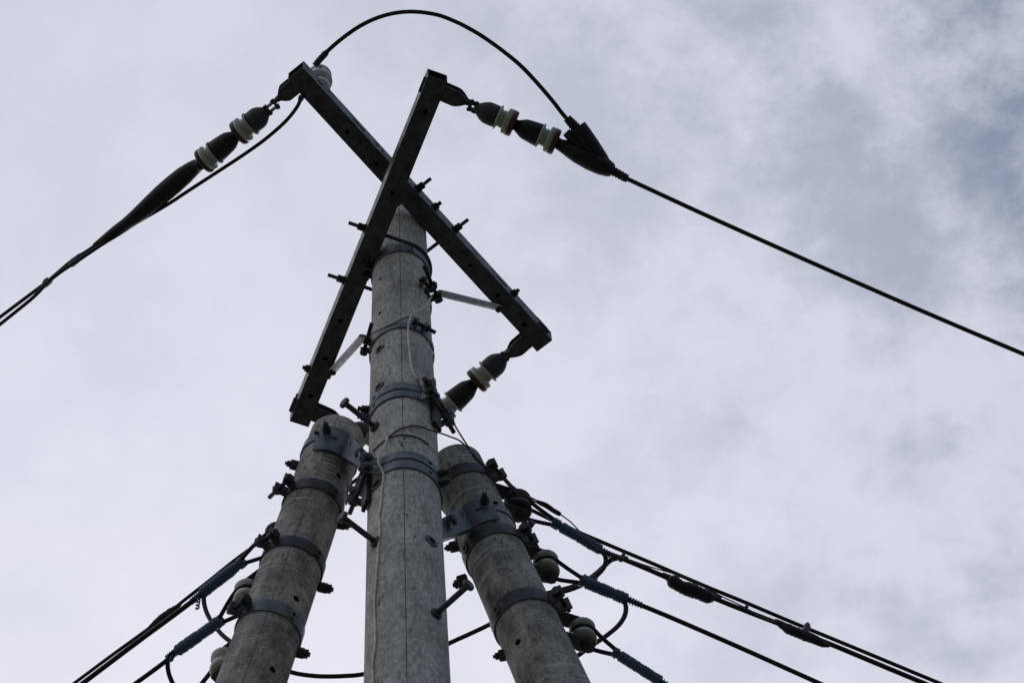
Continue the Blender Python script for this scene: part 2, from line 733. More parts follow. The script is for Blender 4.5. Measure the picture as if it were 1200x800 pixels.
def cross_arm(p0, p1, label, holes_pix, z, slots, side):
    u = (p1 - p0).normalized()
    n = Vector((-u.y, u.x, 0))               # left of travel
    root = thing('cross_arm', frame((p0 + p1) / 2, u, UP), label, 'cross arm', 'cross arms on the upright pole')
    m = MB()
    c0, c1 = p0 + UP * BW / 2, p1 + UP * BW / 2
    m.loft([(c0, n * BW / 2, UP * BW / 2), (c1, n * BW / 2, UP * BW / 2)])
    beam = m.build('beam', M['beam'], root)
    cut = MB()
    for px, py in holes_pix:
        q = at_z(px, py, z)
        cut.cyl(q - UP * 0.02, q + UP * 0.06, 0.0085, 14)
    for t, ln in slots:
        q = p0 + u * t + UP * BW * 0.5 + n * side * BW / 2
        cut.loft([(q - n * side * 0.02, u * ln, UP * 0.008), (q + n * side * 0.02, u * ln, UP * 0.008)])
    carve(beam, cut)
    hol = MB()
    for e_, dd_ in ((p0, u), (p1, -u)):
        q = e_ + UP * BW / 2
        hol.loft([(q - dd_ * 0.02, n * (BW / 2 - 0.0032), UP * (BW / 2 - 0.0032)), (q + dd_ * 0.35, n * (BW / 2 - 0.0032), UP * (BW / 2 - 0.0032))])
    carve(beam, hol)
    md = beam.modifiers.new('bevel', 'BEVEL')
    md.width = 0.0010
    md.segments = 2
    md.limit_method = 'ANGLE'
    return root, u, n


rA, uA, nA = cross_arm(A0, A1, 'galvanised square steel arm sloping down to the right, passing above the other arm', [(407, 155), (441, 192), (551, 311), (583, 346), (614.5, 380)], ZA, [(0.09, .014), (0.30, .03), (0.40, .008), (0.43, .008), (1.10, .03), (1.33, .012)], -1)
rB, uB, nB = cross_arm(B0, B1, 'galvanised square steel arm sloping down to the left, crossing under the other arm', [(498.6, 131), (460, 226), (399, 376), (381, 420), (364, 464)], ZB, [], -1)
# nA, nB: left of travel; the pole is on the left of A and on the right of B


def bolt(m, p, axis, length, r, head=True, nut_at=None):
    """bolt along axis from p: hex head at p, shank, optional nut"""
    a = axis.normalized()
    if head:
        m.hexa(p - a * 0.011, a, r * 1.75, 0.011)
    m.cyl(p, p + a * length, r, 10)
    if nut_at is not None:
        m.hexa(p + a * nut_at, a, r * 1.85, r * 1.7)
        m.lathe(p + a * (nut_at - 0.003), a, [(0, r * 2.4), (0.0025, r * 2.4)], 16)
    return m


def u_bolt(pole, z, p0, u, out, label):
    """U bolt tying an arm to the pole: bends round the far side, nuts outside the arm"""
    l = (pole.top.z - z)
    R = pole.r(l) + 0.008
    pts = []
    o = Vector((0, 0, z))
    dn = (p0 - o)
    dist = abs(Vector((dn.x, dn.y, 0)).dot(out)) + BW / 2     # outer face of the arm
    root = thing('u_bolt', frame(o + out * (R + 0.01), out, UP), label, 'u-bolt', 'U-bolts clamping arms to the pole')
    for k in range(25):
        a = -PI / 2 + PI * k / 24
        pts.append(o - out * R * math.cos(a) + u * R * math.sin(a))
    pts = [pts[0] + out * (dist + 0.062)] + pts + [pts[-1] + out * (dist + 0.062)]
    MB().tube(pts, 0.0068, 10).build('rod', M['iron'], root)
    for sgn in (-1, 1):
        q = o + u * R * sgn + out * (dist + 0.001)
        nm = MB()
        nm.lathe(q, out, [(0, 0.017), (0.003, 0.017)], 16)
        nm.hexa(q + out * 0.003, out, 0.0135, 0.012)
        nm.hexa(q + out * 0.0155, out, 0.0135, 0.011)
        nm.build('nut', M['black_iron'], root)
    return root


outA, outB = -nA, nB
if outA.dot(A0) < 0:
    outA = -outA
if outB.dot(B0) < 0:
    outB = -outB
u_bolt(main, ZA + BW * 0.55, (A0 + A1) / 2, uA, outA, 'U-bolt with nuts on the upper right side of the arm sloping down right')
u_bolt(main, ZB + BW * 0.5, (B0 + B1) / 2, uB, outB, 'U-bolt round the pole with nuts on the left side of the arm sloping down left')


def side_point(p0, u, out, px, py, z):
    """point on the outer side face of an arm nearest to a sight line"""
    base = p0 + out * BW / 2
    d = ray(px, py)
    t = (Vector((base.x, base.y, 0)) - Vector((CAM.x, CAM.y, 0))).dot(out) / Vector((d.x, d.y, 0)).dot(out)
    q = CAM + d * t
    s = (q - base).dot(u)
    w = base + u * s
    w.z = z
    return w


def stud(p0, u, out, px, py, z, label, ln=0.03, group='short bolts through the arms'):
    q = side_point(p0, u, out, px, py, z)
    root = thing('arm_bolt', frame(q, u, out), label, 'bolt', group)
    m = MB()
    m.lathe(q, out, [(0, 0.016), (0.003, 0.016)], 16)
    m.hexa(q + out * 0.003, out, 0.0135, 0.012)
    m.build('nut', M['black_iron'], root)
    m = MB()
    m.cyl(q, q + out * ln, 0.0075, 10)
    m.build('shank', M['black_iron'], root)
    MB().hexa(q - out * (BW + 0.011), out, 0.0135, 0.010).build('head', M['black_iron'], root)
    return root


zAm, zBm = ZA + BW * 0.55, ZB + BW * 0.5
stud(A0, uA, outA, 509, 240, zAm, 'short bolt between the two U-bolt nuts on the arm sloping down right')
stud(A0, uA, outA, 601.5, 343, zAm, 'nut and bolt near the right end of the arm sloping down right', 0.026)
stud(B0, uB, outB, 362.5, 424, zBm, 'nut and bolt near the left end of the arm sloping down left', 0.024)


# ------------------------------------------------------------------ bands on the pole
def lug_clasp(pole, l, a, hgt, root, size=1.0, sgn=1, long=0.05):
    """two ears standing out from the shaft with a bolt through them round the shaft"""
    for k in (-1, 1):
        aa = a + k * 0.013 * size / pole.r(l)
        fr = pole.matrix(l, aa, 0.017 * size)
        MB().box(fr, 0.036 * size, 0.007, hgt).build('ear', M['iron'], root, 0.002)
    c = pole.at(l, a, 0.021 * size)
    t = pole.tang(a) * sgn
    m = MB()
    p = c - t * 0.024 * size
    m.hexa(p - t * 0.008, t, 0.013 * size, 0.010)
    m.cyl(p, p + t * (0.05 + long * 0.6) * size, 0.007, 10)
    m.hexa(p + t * 0.045 * size, t, 0.013 * size, 0.011)
    m.build('clamp_bolt', M['black_iron'], root)


def pole_band(pole, pix, hgt, label, clasps, th=0.004, mat='galv', embosses=(), group='steel bands round the poles', gap=None):
    l, a, p = pole.hit(*pix)
    root = thing('pole_band', pole.matrix(l), label, 'pole band', group)
    MB().strap(pole, l - hgt / 2, l + hgt / 2, 0, 2 * PI - 0.0001, th, 0.0015, 72).build('strap', M[mat], root, 0.0)
    for c in clasps:
        px, py = c[:2]
        _, ac, _ = pole.hit(px, py)
        ac += c[2] if len(c) > 2 else 0
        lug_clasp(pole, l, ac, hgt * 0.95, root, c[3] if len(c) > 3 else 1.0, c[4] if len(c) > 4 else 1, c[5] if len(c) > 5 else 0.05)
    for px, py in embosses:
        _, ae, _ = pole.hit(px, py)
        fr = pole.matrix(l, ae, th + 0.0025)
        e = MB().box(fr, 0.008, 0.024, hgt * 0.62).build('hole_plate', M[mat], root, 0.001)
        q = pole.at(l, ae, th + 0.004)
        MB().lathe(q, pole.normal(ae), [(0, 0.0062), (0.0035, 0.0062)], 14).build('hole_disc', M['dark'], e)  # raised black disc, its colour stands for shade in the bolt hole
    return root, l


bA, lA = pole_band(main, (468, 292), 0.048, 'steel band round the pale pole just under the crossing arms', [(440, 306, -0.35, 1.1, 1)], embosses=[(481, 292)])
bB, lB = pole_band(main, (470, 382), 0.040, 'steel band round the middle of the pale pole holding the left brace', [(489, 378, 0.0, 1.0, 1), (438, 395, -0.2, 1.0, 1, 0.10)])
lC, aC, _ = main.hit(500, 342)
rootC = thing('brace_clamp', main.matrix(lC, aC, 0.0), 'dark bolted clamp on the right edge of the pale pole holding the right brace', 'clamp')
lug_clasp(main, lC, aC + 0.12, 0.045, rootC, 1.25, -1, 0.10)
lug_clasp(main, lC + 0.015, aC - 0.25, 0.035, rootC, 1.0, 1, 0.01)
MB().strap(main, lC - 0.02, lC + 0.03, aC - 0.12, aC + 1.5, 0.004).build('strap', M['iron'], rootC)


def brace(p_arm, arm_up, pole, pix, l, label, mat='bright'):
    """tube from the band on the pole up to the underside of the arm, flattened at both ends"""
    _, a, _ = pole.hit(*pix)
    q = pole.at(l, a, 0.03)
    d = (p_arm - q)
    n = d.normalized()
    root = thing('arm_brace', frame(q, UP, n), label, 'brace', 'braces between pole and arms')
    side = n.cross(UP).normalized()
    r = 0.0135
    secs = []
    for t, w, h in ((0, .016, .004), (0.035, .016, .004), (0.06, r, r * .9)):
        secs.append((t, w, h))
    ln = d.length
    prof = [(t, w, h) for t, w, h in secs] + [(ln - t, w, h) for t, w, h in reversed(secs)]
    rings = []
    vert = side.cross(n)
    for t, w, h in prof:
        c = q + n * t
        rings.append([c + side * w * math.cos(2 * PI * j / 16) + vert * h * math.sin(2 * PI * j / 16) for j in range(16)])
    MB().rings(rings, True).build('tube', M[mat], root)
    m = MB()
    e = p_arm - n * 0.012
    bolt(m, e - UP * 0.016, UP, 0.03, 0.006)
    m.hexa(e - UP * 0.02, UP, 0.0125, 0.009)
    m.build('bolt', M['black_iron'], root)
    return root


ptA = at_z(585, 360.5, ZA - 0.004)
ptB = at_z(390, 434, ZB - 0.004)
brace(ptA, UP, main, (502.2, 345), main.hit(502, 345)[0], 'galvanised tube brace from the pale pole right to the arm sloping down right')
brace(ptB, UP, main, (436.8, 396), main.hit(437, 396)[0], 'galvanised tube brace from the pale pole left to the arm sloping down left')


# double strap saddle bands that hold the strut brackets
def double_band(pix_hi, pix_lo, hgt, clasp_pix, dir_az, label, nut_pix, nut_az, ear_len):
    l0 = main.hit(*pix_hi)[0]
    l1 = main.hit(*pix_lo)[0]
    lm = (l0 + l1) / 2
    root = thing('saddle_band', main.matrix(lm), label, 'saddle band', 'double strap bands round the pale pole')
    d = az_vec(dir_az)                       # the clasp points this way
    t = Vector((-d.y, d.x, 0))
    if t.y > 0:
        t = -t                               # t: side of the ears facing the camera
    for l in (l0, l1):
        R = main.r(l)
        z = H - l
        c = Vector((0, 0, z))
        # open strap: starts near side, leaves the shaft along d, wraps the rest of the shaft
        a_t = math.atan2(t.y, t.x)
        a_d = math.atan2(d.y, d.x)
        sg = 1 if math.sin(a_t - a_d) > 0 else -1
        pts = []
        spread = 0.5
        start = R + ear_len
        pts.append(c + d * start + t * (R * spread))
        pts.append(c + d * (R * 0.92) + t * (R * spread + 0.004))
        n = 60
        for k in range(n + 1):
            a = a_d + sg * (math.radians(58) + (2 * PI - 2 * math.radians(58)) * k / n)
            pts.append(c + Vector((math.cos(a), math.sin(a), 0)) * (R + 0.004))
        pts.append(c + d * (R * 0.92) - t * (R * spread + 0.004))
        pts.append(c + d * start - t * (R * spread))
        m = MB()
        rings = []
        for i, p in enumerate(pts):
            a = pts[max(i - 1, 0)]
            b = pts[min(i + 1, len(pts) - 1)]
            tt = (b - a).normalized()
            nn = tt.cross(UP).normalized()
            rings.append([p + nn * 0.0025 + UP * hgt / 2, p - nn * 0.0025 + UP * hgt / 2, p - nn * 0.0025 - UP * hgt / 2, p + nn * 0.0025 - UP * hgt / 2])
        m.rings(rings, False)
        m.build('strap', M['galv'], root, 0.0012)
        # ear lips and bolt
        for s in (1, -1):
            q = c + d * (start + 0.002) + t * s * (R * spread + 0.006)
            MB().box(frame(q, d, UP), 0.006, 0.016, hgt + 0.004).build('lip', M['iron'], root, 0.0015)
        bm_ = MB()
        q = c + d * (R + ear_len * 0.55)
        p = q + t * (R * spread + 0.012)
        bm_.lathe(p, t, [(0, 0.017), (0.004, 0.016), (0.009, 0.011), (0.011, 0.001)], 18)
        bm_.cyl(p, q - t * (R * spread + 0.05), 0.0075, 10)
        bm_.hexa(q - t * (R * spread + 0.006), -t, 0.0135, 0.012)
        bm_.build('clamp_bolt', M['iron'], root)
        # saddle stud nuts on the far side of the clasp
        _, an, _ = main.hit(*nut_pix)
        an = math.radians(nut_az)
        nn = Vector((math.cos(an), math.sin(an), 0))
        nm = MB()
        s0 = c + nn * (R + 0.006)
        nm.hexa(s0, nn, 0.0145, 0.013)
        nm.hexa(s0 + nn * 0.0135, nn, 0.0130, 0.009)
        nm.cyl(s0, s0 + nn * 0.034, 0.0075, 10)
        nm.build('nut', M['black_iron'], root)
        ah = an + (0.42 if nut_az > -90 and nut_az < 90 else -0.42) * -1
        hp = Vector((math.cos(ah), math.sin(ah), 0))
        MB().lathe(c + hp * (R + 0.002), hp, [(0, 0.0075), (0.0052, 0.0075)], 14).build('hole_disc', M['dark'], root)  # strap hole as a black disc, shade put into its colour
    # upright saddle channel inside the clasp
    q = Vector((0, 0, H - lm - 0.035)) + d * (main.r(lm) + 0.013)
    MB().box(frame(q, d, UP), 0.012, 0.046, 0.24).build('saddle', M['black_iron'], root, 0.003)
    return root


double_band((471, 453), (471.5, 462), 0.042, None, -28, 'upper double steel band with its clasp on the right of the pale pole', (434, 470), -167, 0.038)
double_band((472.5, 534), (473, 545), 0.044, None, -160, 'lower double steel band with its clasp on the left of the pale pole', (515, 550), -22, 0.05)


# big threaded bolts standing out of the upper clasp
def long_bolt(p, d, ln, label, r=0.0085, mat='black_iron', group='loose threaded bolts on the clasps'):
    root = thing('clasp_bolt', frame(p, UP, d), label, 'bolt', group)
    m = MB()
    m.cyl(p, p + d * ln, r, 12)
    m.build('shank', M[mat], root)
    MB().hexa(p + d * ln * 0.32, d, r * 1.7, 0.013).build('nut', M[mat], root)
    return root


dC = main.at(main.hit(504, 462)[0], main.hit(504, 462)[1], 0.02)
long_bolt(at_depth(513, 464, depth(dC) - 0.03), (at_depth(494, 440, depth(dC) - 0.14) - at_depth(513, 464, depth(dC) - 0.03)).normalized(), 0.115, 'black threaded bolt pointing up from the right clasp, upper of two')
long_bolt(at_depth(515, 472, depth(dC) - 0.03), (at_depth(497, 450, depth(dC) - 0.12) - at_depth(515, 472, depth(dC) - 0.03)).normalized(), 0.10, 'black threaded bolt pointing up from the right clasp, lower of two')
dD = main.at(main.hit(436, 560)[0], main.hit(436, 560)[1], 0.03)
long_bolt(at_depth(437, 548, depth(dD)), (at_depth(412, 580, depth(dD) + 0.05) - at_depth(437, 548, depth(dD))).normalized(), 0.135, 'iron bolt hanging down left from the lower double band clasp', 0.0085, 'iron')


# ------------------------------------------------------------------ strut brackets
def strut_bracket(strut, px_arc0, px_arc1, hgt, main_pix, label, strap_pix, bolt_pix, hole_pix, sgn):
    l0, a0, _ = strut.hit(*px_arc0)
    l1, a1, _ = strut.hit(*px_arc1)
    lm = (l0 + l1) / 2
    root = thing('strut_bracket', strut.matrix(lm), label, 'bracket', 'brackets joining strut poles to the pale pole')
    # curved saddle plate
    MB().strap(strut, lm - hgt / 2, lm + hgt / 2, a0, a1, 0.006, 0.0055, 16).build('saddle_plate', M['galv'], root, 0.0015)
    # strap that binds it, standing a little higher
    hs = 0.042
    ls = lm - 0.022
    full = strut.hit(*strap_pix)[1]
    MB().strap(strut, ls - hs / 2, ls + hs / 2, full, full - sgn * (2 * PI - 1.25), 0.004, lambda t: 0.0016 + 0.0105 * max(0, 1 - max(0, t - 0.045) * 14), 70).build('strap', M['galv'], root, 0.001)
    # web from the saddle plate to the main pole
    e_hi, e_lo = strut.at(lm - hgt / 2, a1, 0.006), strut.at(lm + hgt / 2, a1, 0.006)
    lk = main.hit(*main_pix)[0]
    k = main.at(lk, math.radians(158 if sgn > 0 else 24), 0.006)
    up = strut.up * 0.6 + UP * 0.4
    k_hi, k_lo = k + UP * hgt * 0.5, k - UP * hgt * 0.5
    mid = (e_hi + e_lo) / 2 * 0.62 + (k_hi + k_lo) / 2 * 0.38
    nrm = (k - (e_hi + e_lo) / 2).cross(UP)
    if nrm.dot(CAM - k) < 0:
        nrm = -nrm
    nrm.normalize()
    web = MB()
    steps = 6
    secs = []
    for i in range(steps + 1):
        t = i / steps
        hi, lo = e_hi.lerp(k_hi, t), e_lo.lerp(k_lo, t)
        bow = math.sin(PI * t) * 0.010
        c = (hi + lo) / 2 + nrm * (bow + 0.003)
        secs.append((c, (hi - lo) / 2, nrm * 0.0035))
    web.loft(secs)
    w = web.build('web', M['galv'], root, 0.0015)
    # crease rib
    c = e_hi.lerp(k_hi, 0.28).lerp(e_lo.lerp(k_lo, 0.28), 0.5) + nrm * 0.014
    MB().loft([(c + UP * hgt * 0.42, (k - c).normalized() * 0.006, nrm * 0.004), (c - UP * hgt * 0.42, (k - c).normalized() * 0.006, nrm * 0.004)]).build('rib', M['galv'], root, 0.002)
    # black box standing in for the shaded void under the web
    f = MB()
    f.loft([(e_lo - nrm * 0.02 + UP * 0.012, nrm * 0.018, UP * 0.012), (k_lo - nrm * 0.02 + UP * 0.012, nrm * 0.018, UP * 0.012)])
    f.build('underside_shade', M['black_iron'], root, 0.001)
    # tongue plate with big round headed bolt
    tg = k.lerp((e_hi + e_lo) / 2, 0.18) + nrm * 0.022 + UP * hgt * 0.16
    MB().loft([(tg + UP * 0.052 , (e_hi - k).normalized() * 0.012, nrm * 0.004), (tg + UP * 0.03, (e_hi - k).normalized() * 0.026, nrm * 0.004), (tg - UP * 0.03, (e_hi - k).normalized() * 0.026, nrm * 0.004), (tg - UP * 0.05, (e_hi - k).normalized() * 0.014, nrm * 0.004)]).build('tongue', M['galv'], root, 0.002)
    MB().lathe(tg + nrm * 0.003, nrm, [(0, 0.019), (0.006, 0.0185), (0.012, 0.013), (0.014, 0.002)], 22).build('pivot_bolt', M['iron'], root)
    # bolt through strap and saddle plate
    _, ab, _ = strut.hit(*bolt_pix)
    q = strut.at(ls, ab, 0.017)
    nb = strut.normal(ab)
    m = MB()
    m.hexa(q, nb, 0.0155, 0.012)
    m.hexa(q + nb * 0.012, nb, 0.013, 0.009)
    m.cyl(q, q + nb * 0.036, 0.0078, 10)
    m.build('nut', M['black_iron'], root)
    _, ah, _ = strut.hit(*hole_pix)
    MB().lathe(strut.at(ls, ah, 0.014), strut.normal(ah), [(0, 0.0078), (0.0042, 0.0078)], 14).build('hole_disc', M['dark'], root)  # uncut strap hole, its shade is the disc's black colour
    return root


strut_bracket(left, (372.5, 515.5), (404, 524), 0.125, (434, 517), 'steel strut bracket bolted between the left leaning pole and pale pole', (397, 509), (385, 506), (374, 510), 1)
strut_bracket(right, (579, 598), (549, 608), 0.125, (518, 603), 'steel strut bracket bolted between the right leaning pole and pale pole', (556, 594), (565, 588), (577, 590), -1)

# ------------------------------------------------------------------ bands on the struts
bandsL = [
    pole_band(left, (362, 566), 0.046, 'uppermost steel band on the left leaning pole, below its bracket', [(343, 562, 0.15, 1.35, -1, 0.05)], embosses=[(393, 572)], mat='iron'),
    pole_band(left, (341, 634), 0.046, 'middle steel band on the left leaning pole where the upper blue wire tie ends', [(320, 632, 0.1, 1.35, -1, 0.02)], embosses=[(372, 646)], mat='iron'),
    pole_band(left, (318, 710), 0.050, 'lowest steel band on the left leaning pole beside white spool insulators', [(291, 706, 0.05, 1.35, -1, 0.02)], embosses=[(343, 717)], mat='galv'),
]
bandsR = [
    pole_band(right, (542, 549), 0.052, 'topmost steel band on the right leaning pole, thin brown wires tucked behind it', [(566, 543, 0.1, 1.35, 1, 0.08)], mat='iron'),
    pole_band(right, (566, 624), 0.052, 'steel band on the right leaning pole just under its bracket', [(600, 606, -0.1, 1.35, 1, 0.02)], embosses=[(545.5, 637)], mat='iron'),
    pole_band(right, (610, 697), 0.056, 'lowest steel band on the right leaning pole beside pale spool insulators', [(645, 680, -0.1, 1.45, 1, 0.02)], embosses=[(584.5, 716)], mat='iron'),
]


def back_bolt(pole, px, py, label, d_out, sz=1.0):
    """square ended lug peeping past the edge of a pole"""
    l, a, p = pole.hit(px, py)
    n = (pole.normal(a) * 0.6 + az_vec(d_out) * 0.6).normalized()
    root = thing('band_lug', frame(p, UP, n), label, 'lug', 'band lugs behind the poles')
    MB().box(frame(p + n * 0.001, UP + az_vec(d_out + 70) * 0.5, n), 0.046 * sz, 0.030 * sz, 0.034).build('lug_body', M['black_iron'], root, 0.006)
    m = MB()
    m.hexa(p + n * 0.016, n, 0.015 * sz, 0.012)
    m.cyl(p + n * 0.02, p + n * 0.034, 0.0075 * sz, 10)
    m.build('nut', M['black_iron'], root)
    return root


back_bolt(left, 378, 688, 'square black lug on the right edge of the left leaning pole, upper one', 10)
back_bolt(left, 350.5, 764, 'square black lug on the right edge of the left leaning pole, near the frame bottom', 10)
back_bolt(left, 399, 614, 'dark lug cluster between left leaning pole and pale pole by a step bolt', 0)
back_bolt(right, 543, 682, 'square black lug behind the step bolt on the right leaning pole', 170)
back_bolt(right, 533, 640, 'dark lug under the bracket on the left edge of right leaning pole', 180, 0.75)
back_bolt(right, 591, 767, 'small black lug on the left edge of right leaning pole near frame bottom', 180, 0.75)
back_bolt(left, 346, 545, 'dark lug on the left edge of left leaning pole above its top band', 190, 0.7)


# ------------------------------------------------------------------ step bolts
def step_bolt(base_pix, tip_pix, label, src=None):
    l, a, p = main.hit(*base_pix)
    n = main.normal(a)
    # horizontal outward heading whose image runs through the tip
    best = None
    for k in range(-900, 901):
        az = math.degrees(math.atan2(n.y, n.x)) + k * 0.1
        d = az_vec(az)
        for ln in (0.125, 0.13, 0.135, 0.14):
            x, y = project(p + d * ln)
            e = math.hypot(x - tip_pix[0], y - tip_pix[1])
            if best is None or e < best[0]:
                best = (e, d, ln)
    d = best[1]
    m = frame(p - d * 0.004, UP, d)
    if src is None:
        root = thing('step_bolt', m, label, 'step bolt', 'step bolts on the pale pole')
        o = p - d * 0.004
        MB().cyl(o, o + d * 0.132, 0.0088, 14).build('shank', M['iron'], root)
        MB().lathe(o + d * 0.128, d, [(0, 0.017), (0.003, 0.0185), (0.009, 0.0185), (0.012, 0.016)], 20).build('head', M['iron'], root)
        MB().hexa(o + d * 0.001, d, 0.0185, 0.016).build('nut', M['iron'], root)
        return root
    root = src.copy()
    S.collection.objects.link(root)
    root.matrix_basis = m
    root['label'] = label
    for ch in [c for c in S.objects if c.parent is src]:
        c = ch.copy()
        S.collection.objects.link(c)
        c.parent = root
    return root


sb = step_bolt((440.5, 501), (406, 474), 'step bolt sticking out left above the left strut bracket')
bpy.context.view_layer.update()
step_bolt((441.5, 636), (401, 605), 'step bolt sticking out left over the left leaning pole, lower one', sb)
step_bolt((510, 720), (549, 685), 'step bolt sticking out right towards the right leaning pole', sb)


# ------------------------------------------------------------------ insulator strings
def px_m(p):
    return depth(p) / F


def eye_fitting(parm, d, ln, label, wdt=0.058, hgt=0.046):
    """U strap bolted over the arm end that narrows to an eye"""
    sd = d.cross(UP).normalized()
    vt = sd.cross(d).normalized()
    root = thing('eye_strap', frame(parm, d, UP), label, 'eye strap', 'eye straps at the arm ends')
    sec = [(-0.045, wdt / 2, hgt / 2 * 1.0), (ln * 0.60, wdt / 2, hgt / 2 * 0.95), (ln * 0.68, wdt * 0.48, hgt * 0.44), (ln * 0.80, wdt * 0.36, hgt * 0.36), (ln * 0.93, 0.0085, 0.015), (ln + 0.012, 0.006, 0.013)]
    for s_ in (-1, 1):
        th = 0.003
        MB().loft([(parm + d * t + vt * s_ * max(h - th, th + 0.001), sd * w, vt * th) for t, w, h in sec]).build('strap_plate', M['beam'], root, 0.001)
    m = MB()
    p = parm - vt * (hgt / 2 + 0.014) - d * 0.005
    m.hexa(p - vt * 0.006, vt, 0.012, 0.008)
    m.build('bolt', M['iron'], root)
    return root


def insulator_string(p0, p1, units, label, end, cover_label=None):
    """p0 the shackle, p1 a point down the line; units: list of (kind, from px, to px) measured along the line in photo pixels"""
    d = (p1 - p0).normalized()
    x0, y0 = project(p0)
    x1, y1 = project(p0 + d)
    k = 1 / math.hypot(x1 - x0, y1 - y0)      # metres along the line per pixel
    w = px_m(p0)                              # metres across per pixel
    root = thing('insulator_string', frame(p0, UP, d), label, 'insulator', 'strain insulator strings at the arm ends')
    sd = d.cross(UP).normalized()
    vt = sd.cross(d).normalized()
    for kind, a, b in units:
        if kind == 'shackle':
            for s in (-1, 1):
                MB().loft([(p0 + d * a * k + sd * s * 0.010, sd * 0.003, vt * 0.013), (p0 + d * b * k + sd * s * 0.010, sd * 0.003, vt * 0.013)]).build('shackle_plate', M['iron'], root, 0.001)
            m = MB()
            for t in (a + 2.5, b - 2.5):
                c = p0 + d * t * k
                m.cyl(c - sd * 0.020, c + sd * 0.022, 0.0052, 10)
                m.hexa(c + sd * 0.0135, sd, 0.0095, 0.006)
                m.hexa(c - sd * 0.020, sd, 0.0095, 0.006)
            m.build('pin', M['black_iron'], root)
        elif kind == 'cap':
            L_ = (b - a) * k
            r = 13.4 * w
            prof = [(a * k + L_ * t, r * q) for t, q in ((0, .34), (.08, .42), (.20, .58), (.36, .82), (.50, .95), (.62, 1.0), (.86, 1.0), (.98, .97), (1.0, .8))]
            MB().lathe(p0, d, prof, 36).build('cap', M['grey_rubber'], root)
        elif kind == 'disc':
            L_ = (b - a) * k
            P = [(-.04, .6), (-.03, .94), (.0, 1.01), (.05, 1.03), (.09, 1.0), (.12, .82), (.18, .70), (.25, .70), (.29, .78), (.32, .72), (.38, .72), (.42, .92), (.46, 1.04), (.51, 1.06), (.70, 1.06)]
            r = 15.0 * w
            ins = MB().lathe(p0, d, [(a * k + L_ * t, r * q) for t, q in P], 40).build('porcelain', M['porcelain'], root)
            MB().lathe(p0, d, [(a * k + L_ * t, r * q) for t, q in ((.69, 1.0), (.705, 1.062), (.93, 1.05), (.985, 1.0), (1.0, .9), (1.0, .2))], 40).build('brown_rim', M['brown'], ins)
            MB().lathe(p0, d, [(a * k + L_ * t, r * q) for t, q in ((.98, .46), (1.12, .44))], 24).build('pin_cap', M['rubber'], ins)
        elif kind == 'sleeve':
            L_ = (b - a) * k
            r = 14.0 * w
            prof = [(a * k + L_ * t, r * q) for t, q in ((0, .40), (.04, .48), (.14, .60), (.30, .80), (.42, .87), (.75, .95), (.985, 1.0), (1.0, .8))]
            MB().lathe(p0, d, prof, 32).build('sleeve', M['rubber'], root)
    return root, d, k, w


armA0 = A0 + UP * BW * 0.42
shA = at_z(352, 97, ZA)
# upper left string: arm A near end, heading AZL
def line_pt(px, py, ref, az):
    return on_plane(px, py, ref, az)


refUL = at_z(350, 100, ZA) + UP * BW * 0.5
p_in = line_pt(347, 101, refUL, AZL)
p_out = line_pt(322, 122, refUL, AZL)
dUL = (p_out - p_in).normalized()
eye_fitting(refUL, (line_pt(200, 223, refUL, AZL) - line_pt(318, 127, refUL, AZL)).normalized(), (p_out - p_in).length, 'dark eye strap at the upper left end of the arm sloping down right')
sUL = line_pt(322, 122.5, refUL, AZL)
eUL = line_pt(239, 189, refUL, AZL)
insulator_string(sUL, eUL, [('shackle', -3, 13), ('cap', 9.5, 35), ('disc', 35, 55), ('sleeve', 56, 88), ('disc', 88, 107)], 'string of two porcelain insulators left of the arms, leading to the long black cover', None)

refUR = at_z(509, 107, ZB) + UP * BW * 0.5
a_ = line_pt(510, 107.5, refUR, AZR)
b_ = line_pt(553, 123.5, refUR, AZR)
eye_fitting(refUR, (line_pt(640, 162, refUR, AZR) - line_pt(560, 127, refUR, AZR)).normalized(), (b_ - a_).length * 0.98, 'dark eye strap at the upper end of the arm sloping down left')
sUR = line_pt(551, 123.5, refUR, AZR)
eUR = line_pt(649, 166, refUR, AZR)
insulator_string(sUR, eUR, [('shackle', -2, 9), ('cap', 5, 35), ('disc', 35, 57), ('sleeve', 58, 89), ('disc', 89, 111)], 'string of two porcelain insulators right of the arms, leading to the forked black clamp', None)

refLL = at_z(627, 394, ZA) + UP * BW * 0.5
eye_fitting(refLL, (line_pt(530, 473, refLL, AZL) - line_pt(600, 412, refLL, AZL)).normalized(), 0.14, 'dark eye strap at the lower right end of the arm sloping down right')
sLL = line_pt(606, 404.5, refLL, AZL)
eLL = line_pt(524, 477, refLL, AZL)
insulator_string(sLL, eLL, [('shackle', -3, 22), ('cap', 17, 45), ('disc', 45, 66), ('sleeve', 66, 99), ('disc', 99, 119)], 'string of two porcelain insulators below the arms, running behind the pale pole', None)

refLR = at_z(356, 482, ZB) + UP * BW * 0.5
eye_fitting(refLR, (line_pt(460, 524, refLR, AZR) - line_pt(380, 489, refLR, AZR)).normalized(), 0.16, 'dark eye strap at the lower left end of the arm sloping down left')
sLR = line_pt(400, 497, refLR, AZR)
eLR = line_pt(490, 537, refLR, AZR)
insulator_string(sLR, eLR, [('shackle', -2, 11), ('cap', 7, 33), ('disc', 33, 54), ('sleeve', 55, 86), ('disc', 86, 106)], 'string of insulators mostly hidden behind the left leaning pole top and pale pole', None)

# ------------------------------------------------------------------ forked clamp, long cover
dUR = (eUR - sUR).normalized()
w = px_m(eUR)


def along(ref, az, pix):
    return [on_plane(x, y, ref, az) for x, y in pix]


